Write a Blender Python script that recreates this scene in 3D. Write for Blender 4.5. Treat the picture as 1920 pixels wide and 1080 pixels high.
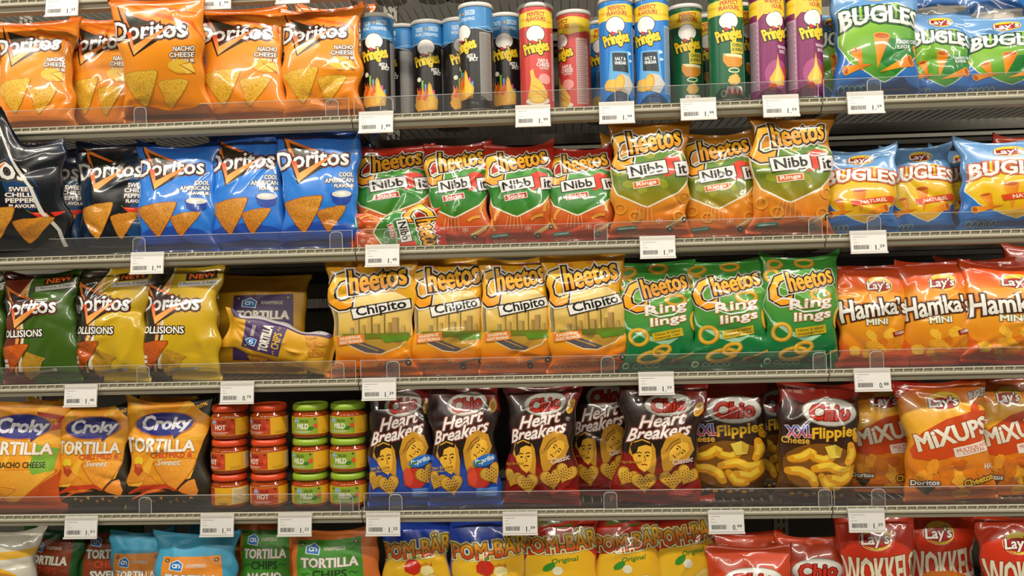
import bpy, math, random
import numpy as np
from mathutils import Matrix, Vector, Euler
from mathutils.geometry import tessellate_polygon

for _o in list(bpy.data.objects):
    bpy.data.objects.remove(_o)
SC = bpy.context.scene
COL = SC.collection

# ------------------------------------------------------------------ camera
FPX = 1690.0                       # focal length in pixels of the 1920 px frame
CAM = Vector((0.0, -1.9, 1.2))
YAW, ROLL = math.radians(3.5), math.radians(1.46)
cd = bpy.data.cameras.new('camera')
cam = bpy.data.objects.new('camera', cd)
COL.objects.link(cam)
cd.sensor_width = 36.0
cd.lens = FPX / 1920.0 * 36.0
cd.clip_start = 0.05
CAMROT = Matrix.Rotation(YAW, 3, 'Z') @ Matrix.Rotation(math.radians(90), 3, 'X') @ Matrix.Rotation(-ROLL, 3, 'Z')
cam.matrix_world = Matrix.Translation(CAM) @ CAMROT.to_4x4()
SC.camera = cam
SC.view_settings.view_transform = 'Standard'
SC.view_settings.look = 'None'
SC.view_settings.gamma = 1.0
SC.view_settings.use_curve_mapping = False
SC.view_settings.exposure = 0.04

# ------------------------------------------------------------------ world and shop lights
w = bpy.data.worlds.new('shop_world'); SC.world = w
w.use_nodes = True
w.node_tree.nodes['Background'].inputs[0].default_value = (1.0, 0.93, 0.82, 1)
w.node_tree.nodes['Background'].inputs[1].default_value = 0.16
def tube_light(name, loc, sx, sy, power, tilt=0.0, col=(1.0, 0.925, 0.80)):
    l = bpy.data.lights.new(name, 'AREA'); l.shape = 'RECTANGLE'
    l.size, l.size_y, l.energy, l.color = sx, sy, power, col
    o = bpy.data.objects.new(name, l); COL.objects.link(o)
    o.location = loc; o.rotation_euler = (tilt, 0, 0)
    return o
for _i, _x in enumerate((-3.2, -1.6, 0.0, 1.6, 3.2)):
    tube_light('ceiling_tube_light', (_x - 0.2, -1.05, 2.95), 1.35, 0.10, 27, math.radians(18))
    tube_light('ceiling_tube_light', (_x + 0.4, -3.3, 2.75), 1.35, 0.12, 17.5, math.radians(52))

# ------------------------------------------------------------------ pixel helpers (measuring only)
def ray(px, py):
    return (CAMROT @ Vector(((px - 960) / FPX, -(py - 540) / FPX, -1.0))).normalized()
def at(px, py, Y):
    d = ray(px, py)
    return CAM + d * ((Y - CAM.y) / d.y)

# ------------------------------------------------------------------ materials
def lin(c):
    if isinstance(c, str):
        c = tuple(int(c[i:i + 2], 16) / 255.0 for i in (0, 2, 4))
    return tuple((v / 12.92) if v <= 0.04045 else ((v + 0.055) / 1.055) ** 2.4 for v in c[:3])

def new_mat(name):
    m = bpy.data.materials.new(name); m.use_nodes = True
    return m, m.node_tree.nodes, m.node_tree.links, m.node_tree.nodes['Principled BSDF']

def simple_mat(name, col, rough=0.5, metal=0.0, noise=0.0, nscale=30.0, bump=0.0, coat=0.0):
    m, N, L, b = new_mat(name)
    c = lin(col)
    b.inputs['Roughness'].default_value = rough
    b.inputs['Metallic'].default_value = metal
    b.inputs['Coat Weight'].default_value = coat
    tc = N.new('ShaderNodeTexCoord'); nz = N.new('ShaderNodeTexNoise')
    nz.inputs['Scale'].default_value = nscale; nz.inputs['Detail'].default_value = 4
    L.new(tc.outputs['Object'], nz.inputs['Vector'])
    mx = N.new('ShaderNodeMix'); mx.data_type = 'RGBA'
    mx.inputs[6].default_value = (*[v * (1 - noise) for v in c], 1)
    mx.inputs[7].default_value = (*[min(1, v * (1 + noise)) for v in c], 1)
    L.new(nz.outputs['Fac'], mx.inputs[0]); L.new(mx.outputs[2], b.inputs['Base Color'])
    if bump:
        bp = N.new('ShaderNodeBump'); bp.inputs['Strength'].default_value = bump
        bp.inputs['Distance'].default_value = 0.002
        L.new(nz.outputs['Fac'], bp.inputs['Height']); L.new(bp.outputs[0], b.inputs['Normal'])
    return m

def print_mat(name, rough, bump, bscale, spec=0.5, coat=0.0):
    """printed surface: ink colour from the print itself, grain where alpha < 1 (food pictures)"""
    m, N, L, b = new_mat(name)
    at_ = N.new('ShaderNodeAttribute'); at_.attribute_name = 'ink'
    tc = N.new('ShaderNodeTexCoord')
    nz = N.new('ShaderNodeTexNoise'); nz.inputs['Scale'].default_value = 420; nz.inputs['Detail'].default_value = 3
    L.new(tc.outputs['Object'], nz.inputs['Vector'])
    rp = N.new('ShaderNodeValToRGB')
    rp.color_ramp.elements[0].position = 0.36; rp.color_ramp.elements[0].color = (0.62, 0.38, 0.17, 1)
    rp.color_ramp.elements[1].position = 0.60; rp.color_ramp.elements[1].color = (1.12, 1.1, 1.0, 1)
    L.new(nz.outputs['Fac'], rp.inputs[0])
    mul = N.new('ShaderNodeMix'); mul.data_type = 'RGBA'; mul.blend_type = 'MULTIPLY'
    inv = N.new('ShaderNodeMath'); inv.operation = 'SUBTRACT'; inv.inputs[0].default_value = 1.0
    L.new(at_.outputs['Alpha'], inv.inputs[1]); L.new(inv.outputs[0], mul.inputs[0])
    L.new(at_.outputs['Color'], mul.inputs[6]); L.new(rp.outputs[0], mul.inputs[7])
    L.new(mul.outputs[2], b.inputs['Base Color'])
    b.inputs['Roughness'].default_value = rough
    b.inputs['Specular IOR Level'].default_value = spec
    b.inputs['Coat Weight'].default_value = coat
    b.inputs['Coat Roughness'].default_value = 0.045
    if bump:
        n2 = N.new('ShaderNodeTexNoise'); n2.inputs['Scale'].default_value = bscale; n2.inputs['Detail'].default_value = 2.0
        n2.inputs['Distortion'].default_value = 0.8
        L.new(tc.outputs['Object'], n2.inputs['Vector'])
        bp = N.new('ShaderNodeBump'); bp.inputs['Strength'].default_value = bump
        bp.inputs['Distance'].default_value = 0.004
        L.new(n2.outputs['Fac'], bp.inputs['Height']); L.new(bp.outputs[0], b.inputs['Normal'])
    return m

M_GLOSS = print_mat('glossy_printed_film', 0.27, 0.12, 30, 0.6, 0.75)
M_MATTE = print_mat('satin_printed_film', 0.42, 0.22, 32, 0.5)
M_CAN = print_mat('printed_board', 0.30, 0.0, 0, 0.5)
M_PAPER = print_mat('printed_paper', 0.6, 0.0, 0, 0.3)
M_RAIL = simple_mat('cream_powder_coated_steel', 'b5b09c', 0.45, 0.0, 0.04, 12)
M_WIRE = simple_mat('galvanised_wire', 'aea99b', 0.38, 0.0, 0.05, 20)
M_BEAM = simple_mat('grey_steel_beam', '8f8b7e', 0.5, 0.0, 0.06, 12)
M_BACK = simple_mat('shade_toned_back_panel', '39362e', 0.6, 0.0, 0.10, 6)  # dark brown stands for the shade at the back, put into the base colour
M_SLOT = simple_mat('black_slot', '0c0b0a', 0.8)
M_LIDPL = simple_mat('translucent_lid_plastic', 'd9d6d0', 0.30, 0.0, 0.03, 20)
M_RIM = simple_mat('tinplate_rim', 'c8c6c0', 0.28, 0.9, 0.03, 20)
M_SALSA = simple_mat('salsa_behind_glass', '9c3d0e', 0.10, 0.0, 0.35, 160, 0.0, 1.0)
M_LIDRED = simple_mat('orange_red_lid_enamel', 'd4451a', 0.28, 0.0, 0.03, 20, 0.0, 0.4)
M_LIDGRN = simple_mat('lime_green_lid_enamel', '8fae2c', 0.28, 0.0, 0.03, 20, 0.0, 0.4)
M_HOLD = simple_mat('white_holder_plastic', 'd9d5cf', 0.3, 0.0, 0.02, 20)
M_FLOOR = simple_mat('grey_floor_tile', '7a7468', 0.4, 0.0, 0.05, 3)
M_WALL = simple_mat('painted_wall', '4e4a42', 0.7, 0.0, 0.04, 3)

def clear_mat(name, milk=0.10, ior=1.45):
    m, N, L, b = new_mat(name)
    out = [n for n in N if n.type == 'OUTPUT_MATERIAL'][0]
    N.remove(b)
    tr = N.new('ShaderNodeBsdfTransparent'); tr.inputs[0].default_value = (0.96, 0.96, 0.95, 1)
    df = N.new('ShaderNodeBsdfDiffuse'); df.inputs[0].default_value = (0.70, 0.68, 0.66, 1)
    gl = N.new('ShaderNodeBsdfGlossy'); gl.inputs['Roughness'].default_value = 0.06
    fr = N.new('ShaderNodeFresnel'); fr.inputs[0].default_value = ior
    nz = N.new('ShaderNodeTexNoise'); nz.inputs['Scale'].default_value = 9
    tc = N.new('ShaderNodeTexCoord'); L.new(tc.outputs['Object'], nz.inputs['Vector'])
    mr = N.new('ShaderNodeMapRange'); mr.inputs[3].default_value = milk * 0.5; mr.inputs[4].default_value = milk * 1.5
    L.new(nz.outputs['Fac'], mr.inputs[0])
    m1 = N.new('ShaderNodeMixShader'); m2 = N.new('ShaderNodeMixShader')
    L.new(mr.outputs[0], m1.inputs[0]); L.new(tr.outputs[0], m1.inputs[1]); L.new(df.outputs[0], m1.inputs[2])
    L.new(fr.outputs[0], m2.inputs[0]); L.new(m1.outputs[0], m2.inputs[1]); L.new(gl.outputs[0], m2.inputs[2])
    L.new(m2.outputs[0], out.inputs[0])
    return m
M_CLEAR = clear_mat('clear_acrylic', 0.038)
M_COVER = clear_mat('clear_cover_film', 0.0, 1.12)
M_EDGE = clear_mat('acrylic_polished_edge', 0.62)
M_CLIP = clear_mat('frosted_clip_acrylic', 0.07)

# ------------------------------------------------------------------ object helpers
def prop(o, label=None, cat=None, group=None, kind=None):
    if label: o['label'] = label
    if cat: o['category'] = cat
    if group: o['group'] = group
    if kind: o['kind'] = kind
    return o
def empty(name, loc, rot=(0, 0, 0)):
    o = bpy.data.objects.new(name, None); COL.objects.link(o)
    o.location = loc; o.rotation_euler = rot; o.empty_display_size = 0.02
    return o
def link_mesh(name, me, parent=None, mat=None):
    if mat: me.materials.append(mat)
    o = bpy.data.objects.new(name, me); COL.objects.link(o)
    if parent: o.parent = parent
    return o

class MB:
    """collects boxes, tubes and extrusions into one mesh"""
    def __init__(s): s.v = []; s.f = []; s.sm = []
    def add(s, v, f, smooth=False):
        b = len(s.v); s.v += [tuple(p) for p in v]; s.f += [tuple(b + i for i in q) for q in f]; s.sm += [smooth] * len(f)
    def box(s, x0, x1, y0, y1, z0, z1):
        s.add([(x, y, z) for z in (z0, z1) for y in (y0, y1) for x in (x0, x1)],
              [(0, 2, 3, 1), (4, 5, 7, 6), (0, 1, 5, 4), (2, 6, 7, 3), (0, 4, 6, 2), (1, 3, 7, 5)])
    def rod(s, a, b, r, n=6):
        a, b = Vector(a), Vector(b); d = (b - a).normalized()
        u = d.orthogonal().normalized(); w_ = d.cross(u)
        v = [p + (u * math.cos(2 * math.pi * k / n) + w_ * math.sin(2 * math.pi * k / n)) * r for p in (a, b) for k in range(n)]
        s.add(v, [(k, (k + 1) % n, n + (k + 1) % n, n + k) for k in range(n)], True)
        s.add(v, [tuple(range(n))[::-1], tuple(range(n, 2 * n))])
    def prism_x(s, prof, x0, x1):
        """profile of (y, z) points extruded along x"""
        n = len(prof)
        s.add([(x, y, z) for x in (x0, x1) for (y, z) in prof],
              [(k, (k + 1) % n, n + (k + 1) % n, n + k) for k in range(n)] + [tuple(range(n))[::-1], tuple(range(n, 2 * n))])
    def prism_y(s, prof, y0, y1):
        n = len(prof)
        s.add([(x, y, z) for y in (y0, y1) for (x, z) in prof],
              [(k, n + k, n + (k + 1) % n, (k + 1) % n) for k in range(n)] + [tuple(range(n)), tuple(range(n, 2 * n))[::-1]])
    def lathe(s, prof, n=40, cap=True):
        m = len(prof)
        v = [(r * math.cos(2 * math.pi * k / n), r * math.sin(2 * math.pi * k / n), z) for (r, z) in prof for k in range(n)]
        s.add(v, [(j * n + k, j * n + (k + 1) % n, (j + 1) * n + (k + 1) % n, (j + 1) * n + k) for j in range(m - 1) for k in range(n)], True)
        if cap:
            s.add(v, [tuple(range(n))[::-1], tuple(range((m - 1) * n, m * n))])
    def build(s, name, mat, parent=None):
        me = bpy.data.meshes.new(name); me.from_pydata(s.v, [], s.f)
        me.polygons.foreach_set('use_smooth', s.sm)
        me.update()
        return link_mesh(name, me, parent, mat)

# ------------------------------------------------------------------ print artwork (flat vector shapes, later laid on surfaces)
_glyphs = {}
def glyph_mesh(body):
    if body in _glyphs: return _glyphs[body]
    cu = bpy.data.curves.new('tmp', 'FONT'); cu.body = body; cu.resolution_u = 2
    cu.space_character = 1.0
    ob = bpy.data.objects.new('tmp', cu); COL.objects.link(ob)
    me = bpy.data.meshes.new_from_object(ob)
    me.calc_loop_triangles()
    V = np.array([v.co[:2] for v in me.vertices]).reshape(-1, 2)
    T = np.array([t.vertices[:] for t in me.loop_triangles]).reshape(-1, 3)
    bpy.data.objects.remove(ob); bpy.data.curves.remove(cu); bpy.data.meshes.remove(me)
    key = np.round(V, 5)
    U, inv = np.unique(key, axis=0, return_inverse=True); inv = inv.reshape(-1)
    T = inv[T]; V = U
    A = V[T]; ar = (A[:, 1, 0] - A[:, 0, 0]) * (A[:, 2, 1] - A[:, 0, 1]) - (A[:, 1, 1] - A[:, 0, 1]) * (A[:, 2, 0] - A[:, 0, 0])
    T = T[np.abs(ar) > 1e-10]; ar = ar[np.abs(ar) > 1e-10]
    T[ar < 0] = T[ar < 0][:, ::-1]
    de = {}
    for t in T:
        for a, b in ((t[0], t[1]), (t[1], t[2]), (t[2], t[0])):
            de[(a, b)] = de.get((a, b), 0) + 1
    E = [(a, b) for (a, b) in de if (b, a) not in de]
    mn, mx_ = V.min(0), V.max(0)
    V = (V - (mn + mx_) / 2) / (mx_ - mn)          # unit box centred on 0
    _glyphs[body] = (V, T, np.array(E).reshape(-1, 2))
    return _glyphs[body]

def rotm(a):
    a = math.radians(a); return np.array([[math.cos(a), -math.sin(a)], [math.sin(a), math.cos(a)]])

class Art:
    def __init__(s, W=100.0, H=150.0, base='ffffff'):
        s.W, s.H = W, H; s.base = base; s.T = []; s.pid = []; s.fill = []; s.z = 0; s.lv = []
        s.comp = {}
    def _add(s, tris, col, grain=0.0, same=False):
        if not same: s.z += 1
        tris = np.asarray(tris, float).reshape(-1, 3, 2)
        s.T.append(tris); s.pid.append(np.full(len(tris), len(s.fill))); s.fill.append((col, grain)); s.lv.append(s.z)
    def poly(s, pts, col, grain=0.0, same=False):
        pts = [tuple(map(float, p)) for p in pts]
        idx = tessellate_polygon([[Vector((x, y, 0)) for x, y in pts]])
        P = np.array(pts)
        s._add(P[np.array(idx)], col, grain, same)
    def rect(s, x0, y0, x1, y1, col, rot=0, **k):
        c = np.array([(x0 + x1) / 2, (y0 + y1) / 2]); h = np.array([(x1 - x0) / 2, (y1 - y0) / 2])
        P = (np.array([(-1, -1), (1, -1), (1, 1), (-1, 1)]) * h) @ rotm(rot).T + c
        s.poly(P, col, **k)
    def ell(s, cx, cy, rx, ry, col, rot=0, n=22, a0=0, a1=360, wob=0.0, seed=0, **k):
        t = np.radians(np.linspace(a0, a1, n, endpoint=(a1 - a0) < 360))
        r = np.ones(n)
        if wob:
            rs = np.random.RandomState(seed); r = 1 + wob * (rs.rand(n) - 0.5) * 2
        P = np.stack([np.cos(t) * rx * r, np.sin(t) * ry * r], 1) @ rotm(rot).T + (cx, cy)
        s.poly(P, col, **k)
    def line(s, pts, wd, col, closed=False, **k):
        P = np.array(pts, float)
        if closed: P = np.vstack([P, P[:1]])
        wds = np.broadcast_to(np.asarray(wd, float), (len(P),)) / 2
        d = np.gradient(P, axis=0)
        if closed: d[0] = d[-1] = P[1] - P[-2]
        n = np.stack([-d[:, 1], d[:, 0]], 1); n /= np.linalg.norm(n, axis=1)[:, None] + 1e-9
        a, b = P + n * wds[:, None], P - n * wds[:, None]
        T = []
        for i in range(len(P) - 1):
            T += [(a[i], b[i], b[i + 1]), (a[i], b[i + 1], a[i + 1])]
        s._add(T, col, k.get('grain', 0.0), k.get('same', False))
    def ring(s, cx, cy, rx, ry, wd, col, rot=0, n=20, a0=0, a1=360, **k):
        t = np.radians(np.linspace(a0, a1, n + 1))
        P = np.stack([np.cos(t) * rx, np.sin(t) * ry], 1) @ rotm(rot).T + (cx, cy)
        s.line(P, wd, col, **k)
    def text(s, body, cx, cy, wd, ht, col='ffffff', bold=0.0, out=(), rot=0, shear=0.0, arch=0.0, grow=0.0, slope=0.0, same=False):
        V, T, E = glyph_mesh(body)
        bold *= 0.5; out = [(r * 0.85, c) for r, c in out]
        P = V * (wd, ht)
        X = 2 * V[:, 0]
        def warp(Q, X):
            Q = Q.copy()
            Q[:, 1] *= (1 + grow * X)
            Q[:, 1] += arch * (1 - X * X) + slope * X
            Q[:, 0] += shear * Q[:, 1]
            return Q @ rotm(rot).T + (cx, cy)
        P = warp(P, X)
        # outward normals along the outlines
        e = P[E[:, 1]] - P[E[:, 0]]
        ln = np.linalg.norm(e, axis=1) + 1e-9
        nn = np.stack([e[:, 1], -e[:, 0]], 1) / ln[:, None]
        VN = np.zeros_like(P); np.add.at(VN, E[:, 0], nn); np.add.at(VN, E[:, 1], nn)
        L2 = np.linalg.norm(VN, axis=1)
        VN = VN / np.maximum(L2, 1e-6)[:, None]
        mit = 1.0 / np.clip(L2 / 2, 0.55, 1.0)
        VN *= mit[:, None]
        def ringt(r):
            a, b = E[:, 0], E[:, 1]; A, B = P[a], P[b]; C, D = P[b] + VN[b] * r, P[a] + VN[a] * r
            return np.concatenate([np.stack([A, D, C], 1), np.stack([A, C, B], 1)])
        first = True
        for r, c in out:
            s._add(ringt(r + bold), c, 0, same and first); first = False
        if callable(col) or isinstance(col, str): cc = col
        else:
            c0, c1 = np.array(lin(col[0])), np.array(lin(col[1])); y0, y1 = cy - ht / 2, cy + ht / 2
            cc = lambda q: c0 + (c1 - c0) * np.clip((q[:, 1:2] - y0) / (y1 - y0), 0, 1)
        t = P[T]
        if bold: t = np.concatenate([t, ringt(bold)])
        s._add(t, cc, 0, same and first)
    # ---- compile on a grid of NU x NV cells
    def compile(s, NU, NV):
        if (NU, NV) in s.comp: return s.comp[(NU, NV)]
        sc = np.array([NU / s.W, NV / s.H])
        T = np.concatenate(s.T) * sc if s.T else np.zeros((0, 3, 2)); pid = np.concatenate(s.pid) if s.pid else np.zeros(0, int)
        inside = (T[:, :, 0].max(1) > 0) & (T[:, :, 0].min(1) < NU) & (T[:, :, 1].max(1) > 0) & (T[:, :, 1].min(1) < NV)
        T, pid = T[inside], pid[inside]
        fam = [lambda q: q[..., 0], lambda q: q[..., 1], lambda q: q[..., 0] - q[..., 1]]
        for f in fam:
            done_T, done_p = [], []
            for _ in range(60):
                if not len(T): break
                S = f(T); o = np.argsort(S, axis=1)
                T = np.take_along_axis(T, o[:, :, None], 1); S = np.take_along_axis(S, o, 1)
                k = np.round((S[:, 0] + S[:, 2]) / 2)
                cr = (S[:, 0] < k - 1e-6) & (S[:, 2] > k + 1e-6)
                done_T.append(T[~cr]); done_p.append(pid[~cr])
                T, S, k, pid = T[cr], S[cr], k[cr], pid[cr]
                if not len(T): break
                q = T[:, 0] + (T[:, 2] - T[:, 0]) * ((k - S[:, 0]) / (S[:, 2] - S[:, 0]))[:, None]
                lo = k <= S[:, 1]
                d01 = np.where(np.abs(S[:, 1] - S[:, 0]) < 1e-9, 1, S[:, 1] - S[:, 0]); d12 = np.where(np.abs(S[:, 2] - S[:, 1]) < 1e-9, 1, S[:, 2] - S[:, 1])
                p = np.where(lo[:, None], T[:, 0] + (T[:, 1] - T[:, 0]) * ((k - S[:, 0]) / d01)[:, None],
                             T[:, 1] + (T[:, 2] - T[:, 1]) * ((k - S[:, 1]) / d12)[:, None])
                A = np.where(lo[:, None, None], np.stack([T[:, 0], p, q], 1), np.stack([T[:, 2], p, q], 1))
                B = np.where(lo[:, None, None], np.stack([p, T[:, 1], T[:, 2]], 1), np.stack([T[:, 0], T[:, 1], p], 1))
                C = np.where(lo[:, None, None], np.stack([p, T[:, 2], q], 1), np.stack([T[:, 0], p, q], 1))
                T = np.concatenate([A, B, C]); pid = np.concatenate([pid, pid, pid])
            T = np.concatenate(done_T) if done_T else T; pid = np.concatenate(done_p) if done_p else pid
        ar = (T[:, 1, 0] - T[:, 0, 0]) * (T[:, 2, 1] - T[:, 0, 1]) - (T[:, 1, 1] - T[:, 0, 1]) * (T[:, 2, 0] - T[:, 0, 0])
        cen = T.mean(1)
        ok = (np.abs(ar) > 2e-6) & (cen[:, 0] > 0) & (cen[:, 0] < NU) & (cen[:, 1] > 0) & (cen[:, 1] < NV)
        T, pid, ar, cen = T[ok], pid[ok], ar[ok], cen[ok]
        T[ar < 0] = T[ar < 0][:, ::-1]
        cell = np.floor(cen).astype(int); fr = cen - cell; low = fr[:, 0] >= fr[:, 1]
        # unique vertices per shape and per cell half
        n = len(T)
        vp = T.reshape(-1, 2); rp = np.repeat(pid, 3)
        key = np.stack([rp, np.round(vp[:, 0] * 4000), np.round(vp[:, 1] * 4000)], 1).astype(np.int64)
        U, fi, inv = np.unique(key, axis=0, return_index=True, return_inverse=True); inv = inv.reshape(-1)
        V = vp[fi]; vpid = rp[fi]
        vc = np.repeat(cell, 3, 0)[fi]; vlow = np.repeat(low, 3)[fi]
        F = inv.reshape(-1, 3)
        col = np.zeros((len(V), 4)); lv = np.array(s.lv) if s.lv else np.zeros(0)
        uv = V / sc
        for i, (c, g) in enumerate(s.fill):
            m_ = vpid == i
            if not m_.any(): continue
            col[m_, :3] = c(uv[m_]) if callable(c) else lin(c)
            col[m_, 3] = 1.0 - g
        r = (V, F, col, lv[vpid] if len(V) else np.zeros(0), vc, vlow, cell[:, 1])
        s.comp[(NU, NV)] = r
        return r
    def base_col(s, u, v):
        q = np.stack([u, v], 1)
        return s.base(q) if callable(s.base) else np.tile(lin(s.base), (len(q), 1))

def gradv(stops):
    """vertical colour print: list of (v, colour)"""
    vs = np.array([a for a, _ in stops]); cs = np.array([lin(c) for _, c in stops])
    return lambda q: np.stack([np.interp(q[:, 1], vs, cs[:, k]) for k in range(3)], 1)
def gradl(p0, p1, c0, c1):
    p0, p1 = np.array(p0, float), np.array(p1, float); d = p1 - p0; c0, c1 = np.array(lin(c0)), np.array(lin(c1))
    return lambda q: c0 + (c1 - c0) * np.clip(((q - p0) @ d) / (d @ d), 0, 1)[:, None]

STEP = 0.00004
def grid_normals(P, wrap=False):
    A, B, C, D = P[:-1, :-1], P[:-1, 1:], P[1:, 1:], P[1:, :-1]
    n = np.cross(C - A, D - B)
    N = np.zeros_like(P)
    N[:-1, :-1] += n; N[:-1, 1:] += n; N[1:, 1:] += n; N[1:, :-1] += n
    if wrap:
        s = N[:, 0] + N[:, -1]; N[:, 0] = s; N[:, -1] = s
    return N / (np.linalg.norm(N, axis=2, keepdims=True) + 1e-12)

def sheet(art, P, N, j0=None, j1=None, extra=None):
    """mesh data of the grid P[j,i] (rows j) with normals N and its print; returns V,F,normals,colours"""
    NV, NU = P.shape[0] - 1, P.shape[1] - 1
    j0 = 0 if j0 is None else j0; j1 = NV if j1 is None else j1
    rows = j1 - j0
    V0 = P[j0:j1 + 1].reshape(-1, 3); N0 = N[j0:j1 + 1].reshape(-1, 3)
    jj, ii = np.mgrid[0:rows, 0:NU]
    a = (jj * (NU + 1) + ii).reshape(-1)
    F0 = np.concatenate([np.stack([a, a + 1, a + NU + 2], 1), np.stack([a, a + NU + 2, a + NU + 1], 1)])
    gu, gv = np.meshgrid(np.arange(NU + 1) / NU * art.W, np.arange(j0, j1 + 1) / NV * art.H)
    C0 = np.concatenate([art.base_col(gu.reshape(-1), gv.reshape(-1)), np.ones((len(V0), 1))], 1)
    V, F, C, lv, vc, vlow, fj = art.compile(NU, NV)
    if len(V):
        keep = (fj >= j0) & (fj < j1)
        F = F[keep]
        used = np.unique(F); rem = np.full(len(V), -1); rem[used] = np.arange(len(used)); F = rem[F]
        V, C, lv, vc, vlow = V[used], C[used], lv[used], vc[used], vlow[used]
        i, j = vc[:, 0], vc[:, 1]; fa = (V[:, 0] - i)[:, None]; fb = (V[:, 1] - j)[:, None]
        lw = vlow[:, None]
        def interp(G):
            G00, G10, G01, G11 = G[j, i], G[j, i + 1], G[j + 1, i], G[j + 1, i + 1]
            return np.where(lw, G00 * (1 - fa) + G10 * (fa - fb) + G11 * fb, G00 * (1 - fb) + G01 * (fb - fa) + G11 * fa)
        NN = interp(N); NN /= np.linalg.norm(NN, axis=1, keepdims=True) + 1e-12
        PP = interp(P) + NN * (0.00012 + STEP * lv)[:, None]
        return (np.concatenate([V0, PP]), np.concatenate([F0, F + len(V0)]), np.concatenate([N0, NN]), np.concatenate([C0, C]))
    return V0, F0, N0, C0

def raw_mesh(name, V, F, Nn, C, mat, parent=None):
    me = bpy.data.meshes.new(name)
    me.vertices.add(len(V)); me.vertices.foreach_set('co', V.astype(np.float32).reshape(-1))
    me.loops.add(len(F) * 3); me.loops.foreach_set('vertex_index', F.astype(np.int32).reshape(-1))
    me.polygons.add(len(F)); me.polygons.foreach_set('loop_start', np.arange(0, len(F) * 3, 3, dtype=np.int32))
    me.update(calc_edges=True)
    me.polygons.foreach_set('use_smooth', np.ones(len(F), bool))
    at_ = me.color_attributes.new('ink', 'FLOAT_COLOR', 'POINT')
    at_.data.foreach_set('color', C.astype(np.float32).reshape(-1))
    me.validate()
    if Nn is not None and len(me.vertices) == len(Nn):
        me.normals_split_custom_set_from_vertices(Nn.tolist())
    return link_mesh(name, me, parent, mat)
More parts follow.
